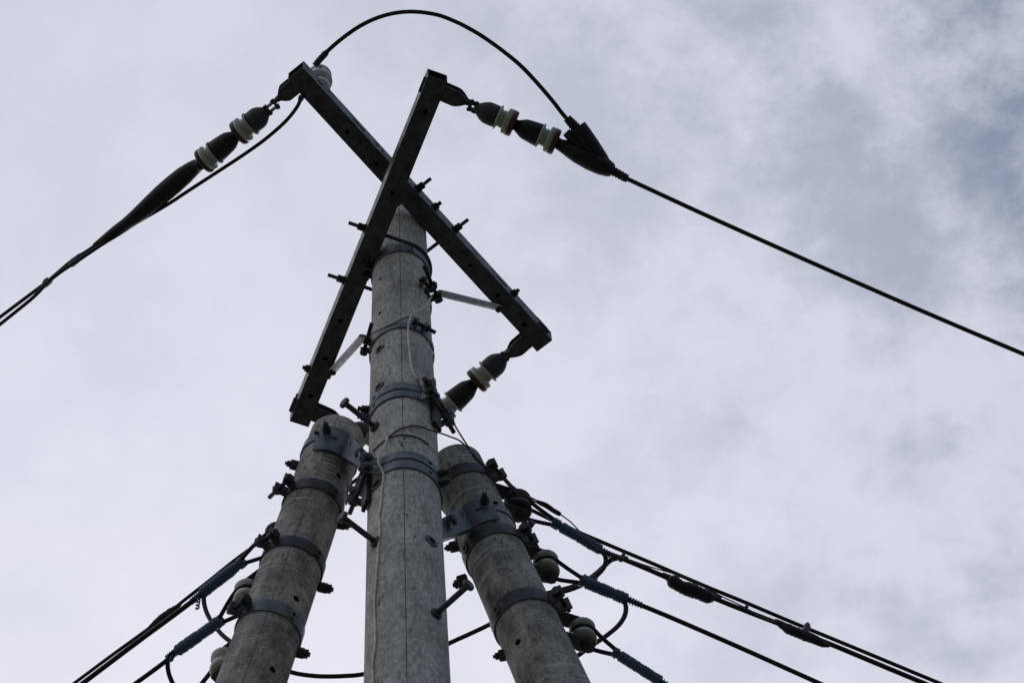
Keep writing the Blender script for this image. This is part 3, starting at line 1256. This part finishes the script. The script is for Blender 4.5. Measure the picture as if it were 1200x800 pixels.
c_axis = along(refUR, AZR, [(653, 168.5), (666, 174), (678, 180.5), (692, 187.5), (706, 194.5), (716, 199.5), (719, 201)])
root = thing('dead_end_clamp', frame(c_axis[0], UP, dUR), 'forked black plastic cover where the arched cable meets the right hand wire', 'clamp cover')
MB().tube(*taper(c_axis, [6.2, 9.8, 11.6, 12.6, 11.6, 8.6, 5.0], 5, w), 20).build('body', M['rubber'], root)
dd = depth(c_axis[3])
br = drape([(677, 148.5), (684, 158.5), (693, 171.5), (704, 187), (715, 202)], dd - 0.01, dd)
MB().tube(*taper(br, [10.2, 10.5, 10.4, 9.4, 6.5], 5, w), 20).build('branch', M['rubber'], root)
MB().tube(drape([(663.5, 155), (670, 161.5), (680, 171), (690, 181)], dd, dd), [5.2 * w, 6.0 * w, 7 * w, 7 * w], 14).build('spare_spout', M['rubber'], root)
col = drape([(664.5, 138.5), (669, 143.5), (674, 149), (681, 157)], dd - 0.01, dd - 0.01)
cp = smooth_path(col, 6)
MB().tube(cp, [w * (5.0 + 1.6 * i / (len(cp) - 1) + (0.5 if i % 3 == 0 else -0.2)) for i in range(len(cp))], 16).build('collar', M['rubber'], root)
tl = along(refUR, AZR, [(717, 200), (724, 203.5), (731, 207.5), (735, 209.5)])
tp = smooth_path(tl, 6)
MB().tube(tp, [w * (5.4 - 0.6 * i / (len(tp) - 1) + (0.6 if i % 3 == 0 else -0.3)) for i in range(len(tp))], 16).build('tail_collar', M['rubber'], root)
MB().box(frame(tl[2] - UP * 0.018, dUR, UP), 0.022, 0.01, 0.02).build('drip_tab', M['rubber'], root, 0.003)
MB().tube(along(refUR, AZR, [(655, 168), (666, 173), (676, 179)]), [4.5 * w, 5 * w, 8 * w], 16).build('spigot', M['rubber'], root)


def extend(pts, dist=30.0, drop=0.02):
    d = (pts[-1] - pts[-2]).normalized()
    step = (pts[-1] - pts[-2]).length
    e, x = [], 0.0
    while x < dist:
        step *= 1.45
        x += step
        e.append(pts[-1] + d * x - UP * drop * x * x / dist * 0.5)
    return pts + e


def cable(name, pts, r, mat, label, cat='cable', group=None, n=8, sub=6):
    o = MB().tube(smooth_path(pts, sub), r, n).build(name, M[mat])
    return tag(o, label, cat, group)


cable('line_wire', extend(along(refUR, AZR, [(733, 208.5), (740, 212), (820, 249), (900, 285), (980, 320.5), (1060, 355.5), (1130, 385.5), (1200, 415)])), 0.0078, 'cable', 'single black line wire running right from the forked clamp to the frame edge', 'power line')

dj0, dj1 = depth(A0) - 0.16, dd - 0.01
arch = [(371.5, 75), (378, 66.5), (384, 60), (394, 51), (406, 41.5), (419, 32.5), (432, 25.5), (444, 20.5), (456, 17), (468, 14.8), (480, 14), (490, 14.3), (500, 15.4), (510, 17.2), (520, 20), (540, 28.5), (560, 39.5), (575, 49.5), (590, 60.5), (610, 77), (630, 98), (648, 119), (658, 132), (667, 142.5)]
cable('jumper_cable', drape(arch, dj0, dj1), 0.0075, 'cable', 'black cable arching over the top from the pin insulator to the forked clamp', 'cable', None, 10, 4)

# long tapered black cover on the upper left line
cov = along(refUL, AZL, [(237, 192), (229, 195.5), (216, 205.5), (203, 216.5), (190, 227.5), (175, 240.5), (160, 253), (148, 262), (136, 270.5), (126, 278), (117, 284), (111, 288.5)])
rad = [6.2, 9.0, 11.6, 12.3, 12.0, 10.8, 9.0, 7.4, 6.8, 6.0, 4.4, 3.8]
cs, rs = taper(cov, rad, 5, w)
root = thing('dead_end_cover', frame(cov[0], UP, (cov[3] - cov[0]).normalized()), 'long tapering black rubber cover below the left insulators', 'clamp cover')
MB().tube(cs, rs, 22).build('sleeve', M['rubber'], root)
rib = [p - ray(180, 240).normalized() * (q * 0.97) for p, q in zip(cs[4:46], rs[4:46])]
MB().tube(rib, 0.0018, 6).build('seam', M['grey_rubber'], root)
cable('line_wire', extend(along(refUL, AZL, [(118, 283.5), (100, 295.5), (86, 304), (70, 317.5), (54, 331), (36, 344.5), (18, 358), (0, 371.5)])), 0.0068, 'cable', 'black line wire running left out of the long black cover, upper of a tied pair', 'power line')

# jumper from under the pin insulator running down beside the left cover
dB = depth(refUL)
low = [(352.5, 116), (349, 124), (342, 134), (333, 144), (322, 154), (308, 165.5), (292, 177), (275, 188.5), (255, 201.5), (235, 214.5), (215, 227.5), (200, 237.5), (180, 249.5), (160, 261), (140, 274), (118, 287.5), (92, 305), (70, 319.5), (55, 332), (40, 347.5), (20, 364), (0, 380)]
cable('jumper_cable', extend(drape(low, dB - 0.02, depth(on_plane(0, 380, refUL, AZL)) - 0.01)), 0.0068, 'cable', 'black cable curving down from the arm end and joining the left line wire', 'cable', None, 8, 4)
root = thing('wire_tie', frame(on_plane(55, 331.5, refUL, AZL), UP, dUL), 'small dark tie binding the two left wires near the frame edge', 'wire tie', 'ties binding wires together')
pt = on_plane(55, 331.5, refUL, AZL)
wx = px_m(pt)
MB().lathe(pt - dUL * 0.02, dUL, [(0, 2.8 * wx), (0.008, 3.9 * wx), (0.03, 3.9 * wx), (0.04, 2.8 * wx)], 14).build('coil', M['rubber'], root)
MB().lathe(pt + ray(0, 0) * 0 + (on_plane(53.5, 328.5, refUL, AZL) - pt) * 1.0 - dUL * 0.012, dUL, [(0, 1.6 * wx), (0.012, 2.2 * wx), (0.024, 1.6 * wx)], 12).build('knot', M['rubber'], root)
pt = on_plane(89, 305, refUL, AZL)
root = thing('wire_tie', frame(pt, UP, dUL), 'blue black tie where the left cover ends and its wires part', 'wire tie', 'ties binding wires together')
MB().lathe(pt - dUL * 0.03, dUL, [(0, 3.2 * wx), (0.008, 4.3 * wx), (0.05, 4.3 * wx), (0.06, 3.2 * wx)], 14).build('coil', M['blue'], root)

# ------------------------------------------------------------------ pin insulator on the arm
pb = at_z(373.5, 107, ZA + BW)
root = thing('pin_insulator', Matrix.Translation(pb), 'white banded porcelain insulator standing on the upper left arm end', 'insulator')
k_ = 0.045
MB().lathe(pb, UP, [(0, .020), (.01, .022), (.022, .020), (.024, .034), (.034, .041), (.042, .041), (.046, .034), (.048, .024)], 36).build('lower_shed', M['white_porcelain'], root)
MB().lathe(pb, UP, [(.046, .023), (.10, .023)], 28).build('neck', M['rubber'], root)
MB().lathe(pb, UP, [(.094, .020), (.090, .040), (.092, .0465), (.102, .0475), (.110, .0455), (.113, .0430), (.142, .0430), (.145, .040)], 40).build('upper_shed', M['white_porcelain'], root)
MB().lathe(pb, UP, [(.141, .0430), (.143, .0443), (.159, .0437), (.166, .036), (.168, .01)], 36).build('cap', M['olive_porcelain'], root)
# little clip hanging over the white band, towards the camera
tc_ = (CAM - pb)
tc_ = Vector((tc_.x, tc_.y, 0)).normalized()
MB().box(frame(pb + UP * 0.132 + tc_ * 0.0435, tc_, UP), 0.004, 0.009, 0.028).build('clip', M['grey_rubber'], root, 0.001)
sl_ = drape([(369, 77.5), (374, 71), (379, 65.5), (383.5, 60.5)], dj0, dj0)
sp_ = smooth_path(sl_, 4)
MB().tube(sp_, [3.9 * w] * (len(sp_) - 2) + [3.5 * w, 2.9 * w], 16).build('cable_sleeve', M['grey_rubber'], root)
e0 = drape([(354, 112), (351.5, 118.5)], dB - 0.02, dB - 0.02)
MB().tube([e0[0], e0[0].lerp(e0[1], .5), e0[1]], [3.2 * w, 3.6 * w, 2.8 * w], 14).build('ferrule', M['iron'], root)


# ------------------------------------------------------------------ low voltage racks, wires and ties
def rack_point(pole, px, py, az):
    lo, hi = -0.5, 4.0
    best = None
    for i in range(400):
        l = lo + (hi - lo) * i / 400
        p = on_plane(px, py, pole.axis(l), az)
        e = abs(p.z - pole.axis(l).z)
        if best is None or e < best[0]:
            best = (e, p, pole.axis(l))
    return best[1], best[2]


def spool_rack(pole, px, py, az, label_rack, label_spool, mat, r=0.041):
    p, ax = rack_point(pole, px, py, az)
    d = az_vec(az)
    n = Vector((-d.y, d.x, 0))
    root = thing('spool_bracket', frame(p, d, UP), label_rack, 'bracket', 'brackets holding the spool insulators')
    hz = 0.057
    for s in (-1, 1):
        back = (ax - p).length - pole.r(1.2) + 0.012
        c0 = p - d * back + UP * s * hz
        MB().loft([(c0, n * 0.024, UP * 0.0025), (p + d * 0.022 + UP * s * hz, n * 0.024, UP * 0.0025), (p + d * 0.034 + UP * s * hz, n * 0.016, UP * 0.0025)]).build('arm_plate', M['iron'], root, 0.001)
    back = (ax - p).length - pole.r(1.2) + 0.008
    MB().loft([(p - d * back - UP * (hz + 0.003), n * 0.024, d * 0.003), (p - d * back + UP * (hz + 0.003), n * 0.024, d * 0.003)]).build('back_plate', M['iron'], root, 0.001)
    m = MB()
    m.cyl(p - UP * (hz + 0.022), p + UP * (hz + 0.018), 0.0075, 10)
    m.hexa(p - UP * (hz + 0.014), UP, 0.014, 0.011)
    m.build('pin', M['black_iron'], root)
    prof = [(-.047, r * .62), (-.044, r * .86), (-.034, r * 1.0), (-.020, r * .98), (-.010, r * .74), (-.004, r * .64), (.004, r * .64), (.010, r * .74), (.020, r * .98), (.034, r), (.044, r * .86), (.047, r * .62)]
    o = MB().lathe(p, UP, prof, 36).build('spool_insulator', M[mat])
    tag(o, label_spool, 'insulator', 'spool insulators on the leaning poles')
    return p


spR1 = spool_rack(right, 607, 592, AZR, 'bracket holding the black spool beside the right leaning pole', 'black spool insulator beside the right leaning pole, topmost there', 'rubber', 0.044)
spR2 = spool_rack(right, 640, 663, AZR, 'bracket with olive spool beside the right leaning pole, second one down', 'olive green spool insulator on the right leaning pole, above the lowest', 'olive_porcelain')
spR3 = spool_rack(right, 683, 743, AZR, 'lowest spool bracket beside the right leaning pole, near the frame bottom', 'olive green spool insulator lowest beside the right leaning pole', 'olive_porcelain')
spL1 = spool_rack(left, 325, 630, AZL, 'topmost spool bracket behind the left leaning pole', 'black spool insulator mostly behind the left leaning pole by the upper blue tie', 'rubber')
spL2 = spool_rack(left, 289, 697, AZL, 'spool bracket on the left leaning pole beside its lowest band', 'pale spool insulator beside the lowest band of the left leaning pole', 'porcelain')
spL3 = spool_rack(left, 262, 778, AZL, 'spool bracket on the left leaning pole at the frame bottom', 'pale spool insulator at the frame bottom on the left leaning pole', 'porcelain')


def wrap(pix, ref, az, label, r_px=5.6, tails=True):
    """blue preformed tie: coil of turns round the doubled wire"""
    a, b = on_plane(pix[0][0], pix[0][1], ref, az), on_plane(pix[1][0], pix[1][1], ref, az)
    d = b - a
    ln = d.length
    u = d.normalized()
    wl = px_m(a)
    root = thing('wire_tie', frame(a, UP, u), label, 'wire tie', 'blue coiled ties on the wires')
    turns = int(ln / 0.0078)
    prof = []
    for i in range(turns):
        t = ln * (i + 0.5) / turns
        h = ln / turns * 0.5
        dr = 0.9 if random.random() < 0.06 else 1.0
        j = 1 + random.uniform(-0.05, 0.05)
        if i == int(turns * 0.14) and tails:
            dr = 0.8
        r = r_px * wl * dr * j
        prof += [(t - h, r * 0.90), (t - h * 0.5, r), (t + h * 0.4, r)]
    prof.append((ln, prof[-1][1] * 0.8))
    MB().lathe(a, u, prof, 20).build('coil', M['blue'], root)
    if tails:
        m = MB()
        hp = []
        for i in range(60):
            an = i * 0.62
            x = u.orthogonal().normalized()
            y = u.cross(x)
            hp.append(a + u * (ln - 0.004 + i * 0.0009) + (x * math.cos(an) + y * math.sin(an)) * wl * (4.6 - 0.02 * i))
        m.tube(hp, 0.0022, 6)
        m.build('loose_turns', M['blue'], root)
    return a, b, root


def loop_legs(spool, pole_side, end, az, label_a, r=0.0072):
    """wire passing round the spool's groove and back to the tie: both legs in one"""
    d = az_vec(az)
    n = Vector((-d.y, d.x, 0))
    g_ = 0.030
    pts = [end + n * 0.010, end.lerp(spool, 0.5) + n * 0.026, spool + d * 0.012 + n * (g_ + 0.003)]
    for k in range(1, 8):
        a = PI / 2 + PI * k / 8
        pts.append(spool + d * math.cos(a) * (g_ + 0.003) + n * math.sin(a) * (g_ + 0.003))
    pts += [spool + d * 0.012 - n * (g_ + 0.003), end.lerp(spool, 0.5) - n * 0.026 - UP * 0.008, end - n * 0.010]
    return pts


# right hand side
wR1 = wrap([(648, 611.5), (704, 644)], spR1, AZR, 'topmost blue coiled tie right of the right leaning pole', 6.6)
wR2 = wrap([(679, 679), (735, 702)], spR2, AZR, 'blue coiled tie on the middle wire right of the right leaning pole', 7.2)
wR3 = wrap([(719, 763), (774, 798)], spR3, AZR, 'lowest blue coiled tie right of the right leaning pole, cut by the frame', 6.6)
wrap([(727, 652), (731, 654)], spR1, AZR, 'short blue tie where a looped cable joins the right hand bundle', 6.0, False)
wrap([(872, 711.5), (876, 713.5)], spR1, AZR, 'small blue tie on the right bundle between the two black splices', 4.6, False)

lw = 'power line'


def service_line(sp, wr, tail_pix, az, label, r):
    pts = loop_legs(sp, None, wr[0], az, '')
    t = [wr[0].lerp(wr[1], 0.5)] + along(sp, az, tail_pix)
    o = cable('line_wire', extend(t), r, 'cable', label, lw, None, 10, 5)
    MB().tube(smooth_path(pts, 4), 0.0070, 8).build('spool_loop', M['cable'], o)
    return o


service_line(spR1, wR1, [(706, 645), (730, 654.5), (760, 667), (800, 684.5), (843, 703), (873, 715), (913, 730.5), (970, 753), (1030, 778), (1083, 800)], AZR, 'thick black cable in the right hand bundle carrying two black splices', 0.0082)
service_line(spR2, wR2, [(736, 702.5), (780, 720.5), (830, 742), (880, 764), (920, 782), (960, 800)], AZR, 'black line wire leaving the middle right hand blue tie', 0.0076)
service_line(spR3, wR3, [(776, 799), (800, 811), (840, 831)], AZR, 'black line wire leaving the lowest right hand blue tie', 0.0076)

# far high line passing behind the right strut
pH = along(refLR, AZR, [(490, 537), (540, 559), (580, 577), (620, 596), (650, 610.5), (680, 624), (700, 632.5), (733, 646.5), (770, 662), (800, 675), (833, 689), (870, 704), (933, 730.5), (1000, 758), (1100, 799.5)])
cable('line_wire', extend(pH), 0.0075, 'cable', 'black line wire topmost in the right hand bundle, passing above the splices', lw, None, 8, 5)
pH2 = along(refLL, AZL, [(520, 481), (470, 520), (420, 560), (380, 589), (345, 612), (322, 624.5), (302, 636.5), (275, 656), (245, 680), (222, 698), (200, 715.5), (185, 727), (170, 739), (130, 768), (87, 800)])
cable('line_wire', extend(pH2), 0.0072, 'cable', 'black line wire uppermost on the lower left, carrying a small splice', lw, None, 8, 5)


def splice(pix, rads, ref, az, label, mat, bump_pix=None):
    pts = along(ref, az, pix)
    wl = px_m(pts[0])
    root = thing('wire_splice', frame(pts[0], UP, (pts[-1] - pts[0]).normalized()), label, 'splice')
    sp, rr = taper(pts, rads, 6, wl, 0.07)
    MB().tube(sp, rr, 14).build('wrapping', M[mat], root)
    if bump_pix:
        q = along(ref, az, bump_pix)
        MB().tube([q[0], q[0].lerp(q[1], .3), q[0].lerp(q[1], .8), q[1]], [4.2 * wl, 4.6 * wl, 4.4 * wl, 2.4 * wl], 12).build('clamp_cap', M['tape'], root)
    return root


refS = spR1
splice([(776, 672), (784, 677), (789, 681), (798, 687), (808, 690.5), (820, 695), (830, 699), (838, 698.5), (845, 701)], [2.5, 4.5, 8.4, 7.6, 8.8, 8.0, 7.6, 4.5, 2.6], refS, AZR, 'bulky black splice on the right hand cable, nearer the poles', 'rubber')
splice([(908, 726), (915, 731), (925, 737), (935, 741), (945, 745), (955, 749), (964, 753.5), (972, 756)], [2, 4.6, 6.2, 6.0, 6.4, 5.8, 4.8, 2.2], refS, AZR, 'ragged taped splice with a raised cap farther along the right hand cable', 'tape', [(943, 746), (946.5, 730.5)])
splice([(212, 707), (207, 711), (200, 716.5), (192, 722.5), (184, 729), (176, 735.5), (168, 741)], [1.8, 3.0, 4.8, 5.2, 4.8, 3.2, 1.6], refLL, AZL, 'small olive black splice on the uppermost lower left wire', 'tape')

# left hand side
wL1 = wrap([(286, 656.5), (237, 694.5)], spL1, AZL, 'upper blue coiled tie left of the left leaning pole', 7.0)
wL2 = wrap([(260, 725.5), (208, 762)], spL2, AZL, 'lower blue coiled tie left of the left leaning pole', 7.2)
service_line(spL1, wL1, [(236, 695.5), (224, 705), (200, 723), (170, 745), (130, 775), (97, 800)], AZL, 'thick black line wire leaving the upper left blue tie', 0.0088)
service_line(spL2, wL2, [(206, 763.5), (195, 773.5), (175, 788.5), (159, 800)], AZL, 'black line wire leaving the lower left blue tie', 0.0078)
t3 = along(spL3, AZL, [(250, 783), (243, 792), (234, 803), (222, 817)])
cable('line_wire', extend([spL3 + az_vec(AZL) * 0.03] + t3), 0.0075, 'cable', 'black wire dropping from the lowest left spool to the frame bottom', lw)
# leg wires beside the clasps
MBt = along(spL1, AZL, [(290, 655), (300, 649.5), (312, 643)])

# looping cables
dr = depth(spR2)
dl = depth(spL2)
cable('jumper_cable', drape([(703, 644.5), (708, 649), (710, 657), (706.5, 666), (697, 675.5), (684, 684), (668, 690.5), (650, 695.5), (630, 702)], depth(wR1[1]), dr + 0.05), 0.0080, 'cable', 'black cable looping down from the topmost right blue tie to the pole')
cable('jumper_cable', drape([(735, 654), (725, 653.5), (716, 656), (708, 663), (697, 673), (684, 681.5), (668, 688), (650, 692.5), (630, 698)], depth(wR1[1]) + 0.03, dr + 0.08), 0.0080, 'cable', 'black cable curving off the right hand bundle and back to the pole')
cable('jumper_cable', drape([(731, 703), (733.5, 711), (732, 721), (725, 732), (713, 742.5), (701, 751), (690, 758), (678, 767), (660, 777)], depth(wR2[1]), depth(spR3) + 0.08), 0.0078, 'cable', 'black cable hooking down from the middle right blue tie behind the lowest spool')
cable('jumper_cable', drape([(238.5, 697), (239.5, 708), (243, 719), (250, 731), (260, 743), (270, 751), (284, 758)], depth(wL1[1]), dl + 0.05), 0.0076, 'cable', 'black cable hanging from the upper left blue tie to the leaning pole')
cable('jumper_cable', drape([(205, 762), (198.5, 768.5), (196.5, 778), (198, 789), (203, 801), (212, 815)], depth(wL2[1]), dl + 0.05), 0.0076, 'cable', 'black cable hanging from the lower left blue tie out of the frame')
dmid = max(depth(left.axis(left.len_at_y(785))), depth(right.axis(right.len_at_y(730)))) + 0.22
cable('jumper_cable', drape([(318, 777), (330, 783), (345, 788), (362, 790.8), (380, 792), (403, 791.5), (425, 789.5), (460, 781.5), (500, 767), (528, 752.5), (550, 742.5), (573, 731.5), (600, 716)], dmid + 0.1, dmid + 0.05), 0.0074, 'cable', 'black cable sagging behind the pale pole from one leaning pole to the other')


# thin wires on the main pole
def on_main(pix, off=0.003):
    return [main.at(*main.hit(x, y)[:2], off) for x, y in pix]


r_thin = 0.0024
w_low = on_main([(439, 803), (437.8, 780), (440.5, 758), (441, 737), (440, 715), (440.2, 700), (442.6, 670), (444, 650), (446, 620), (445, 606), (447.5, 590), (448.5, 572), (450.3, 557)], 0.004)
w_low += on_main([(448.5, 548), (449.5, 537)], 0.022)
w_low += on_main([(451.5, 527), (455.5, 515)], 0.008)
cable('thin_wire', w_low, 0.0036, 'white_wire', 'thin dirty white wire hanging down the face of the pale pole', 'wire')
d_end = depth(right.at(0.05, right.hit(566, 546)[1], 0.02)) 
w_a = on_main([(455.5, 515), (459, 511.5), (465, 507), (473, 503), (482.5, 501), (494, 502)], 0.006)
dq = depth(w_a[-1])
w_b = drape([(503, 503.5), (511, 505.5), (525, 510.5), (537.5, 515.5), (546, 522.5), (553, 530.5), (562, 540), (570, 546.5), (585, 557), (600, 568.5), (615, 580.5), (624, 586), (631, 589.5)], dq, depth(spR1) - 0.12)
cable('thin_wire', w_a + w_b, 0.0027, 'brown_wire', 'thin brown wire bowed across the pale pole to the right hand bundle', 'wire')
w_c = on_main([(503, 346), (499, 355), (495, 362), (488, 367.5), (482, 371.5)], 0.012)
w_d = on_main([(479.6, 376), (478.2, 383), (477.6, 390), (478, 402), (479.2, 415), (480.3, 427), (482.8, 438), (488, 447)], 0.010)
dpf = depth(w_d[-1])
w_e = [at_depth(491, 451, dpf - 0.03), at_depth(495, 457, dpf - 0.06), at_depth(503, 466, dpf - 0.09)]
de = dpf - 0.10
w_f = drape([(511, 473.5), (518, 480), (525, 487), (531.5, 495.5), (537, 505), (544, 516), (551.5, 528), (556, 536), (566, 545), (580, 553), (596, 566.5), (607, 577), (618, 581), (631, 587)], de, depth(spR1) - 0.12)
cable('thin_wire', w_c + w_d, 0.0034, 'white_wire', 'thin off white wire from the right brace down to the upper clasp', 'wire')
cable('thin_wire', [w_d[-1]] + w_e + w_f, 0.0027, 'brown_wire', 'thin brown wire falling from the upper clasp to the right leaning pole top', 'wire')
w_g = on_main([(482, 371.5), (474, 374.5), (466, 378.5), (455, 384), (444, 389), (437.5, 392)], 0.006)
w_g += drape([(434.5, 396), (433, 404), (433, 414), (434.5, 424)], depth(w_g[-1]) + 0.02, depth(w_g[-1]) + 0.10)
cable('thin_wire', w_g, 0.0022, 'black_iron', 'thin dark wire wound left across the pale pole above the brace band', 'wire')
w_h = on_main([(438, 530), (445, 522.5), (455, 515), (463, 512), (471, 510.8), (482, 511.8), (492, 515), (501, 522)], 0.004)
cable('thin_wire', w_h, 0.0024, 'black_iron', 'thin dark wire hoop round the pale pole above the lower double band', 'wire')
cable('thin_wire', on_main([(501, 522), (506, 527), (511, 533)], 0.004), 0.0020, 'white_wire', 'short bright end of wire on the right edge of the pale pole', 'wire')

spl = drape([(629, 587), (633, 589), (640, 592), (648, 597.5), (655, 601.5), (657, 602.5)], depth(spR1) - 0.12, depth(spR1) - 0.10)
o = MB().tube(*taper(spl, [1.6, 2.6, 3.0, 2.7, 2.6, 1.8], 4, w), 10).build('wire_joint', M['rubber'])
tag(o, 'small black sleeve joining two thin brown wires above the top blue tie', 'wire joint')
dS = depth(spR1)
tail = drape([(656, 602), (664, 607.5), (671, 613.5), (680, 623), (690, 633), (699, 640.5), (712, 647), (730, 652.5), (755, 661.5), (780, 669), (800, 674.5), (812, 680), (830, 690), (846, 698.5), (860, 705), (874, 712), (893, 722), (910, 728.5)], dS - 0.10, depth(on_plane(910, 730, spR1, AZR)) - 0.03)
cable('thin_wire', tail, 0.0022, 'brown_wire', 'thin brown wire running along the right hand bundle to the ragged splice', 'wire', None, 6, 4)

# tie tails that hang loose
def tuft(px, py, px2, py2, ref, az, label, r=0.006):
    a, b = on_plane(px, py, ref, az), on_plane(px2, py2, ref, az)
    pts = []
    for i in range(28):
        t = i / 27
        pts.append(a.lerp(b, t) + Vector((math.cos(i * 0.9), math.sin(i * 0.9), 0)) * 0.005)
    o = MB().tube(pts, 0.0028, 6).build('tie_tail', M['blue'])
    return tag(o, label, 'tie end', 'loose curled ends of ties')


tuft(233, 699, 231, 714, spL1, AZL, 'curled loose tie end hanging under the upper left blue tie')
tuft(203, 766, 200, 774, spL2, AZL, 'curled loose tie end under the lower left blue tie')
tuft(690, 681, 700, 677, spR2, AZR, 'curled loose tie end at the start of the middle right blue tie')
wrap([(683, 675.5), (691, 679)], spR2 + UP * 0.0, AZR, 'blue tie binding the looped cables beside the middle right tie', 4.0, False)

# diagonal stay rod beside the right strut
q0, q1 = rack_point(right, 618, 620, AZR)[0], rack_point(right, 632, 646, AZR)[0]
root = thing('tie_rod', frame(q0, UP, (q1 - q0).normalized()), 'thin steel rod between the upper two spool brackets on the right', 'rod')
MB().cyl(q0 - (q1 - q0) * 0.2, q1, 0.0075, 12).build('shank', M['iron'], root)
MB().hexa(q0, (q1 - q0), 0.013, 0.012).build('nut', M['black_iron'], root)
pq = depth(q0) - 0.05
r0, r1 = at_depth(613, 626, pq), at_depth(624, 611, pq - 0.03)
root = thing('clasp_bolt', frame(r0, UP, (r1 - r0).normalized()), 'thick grey bolt pointing up right from the clasp under the black spool', 'bolt')
MB().cyl(r0, r1, 0.0115, 14).build('shank', M['iron'], root)
MB().hexa(r0, (r1 - r0), 0.019, 0.014).build('nut', M['black_iron'], root)

bpy.context.view_layer.update()
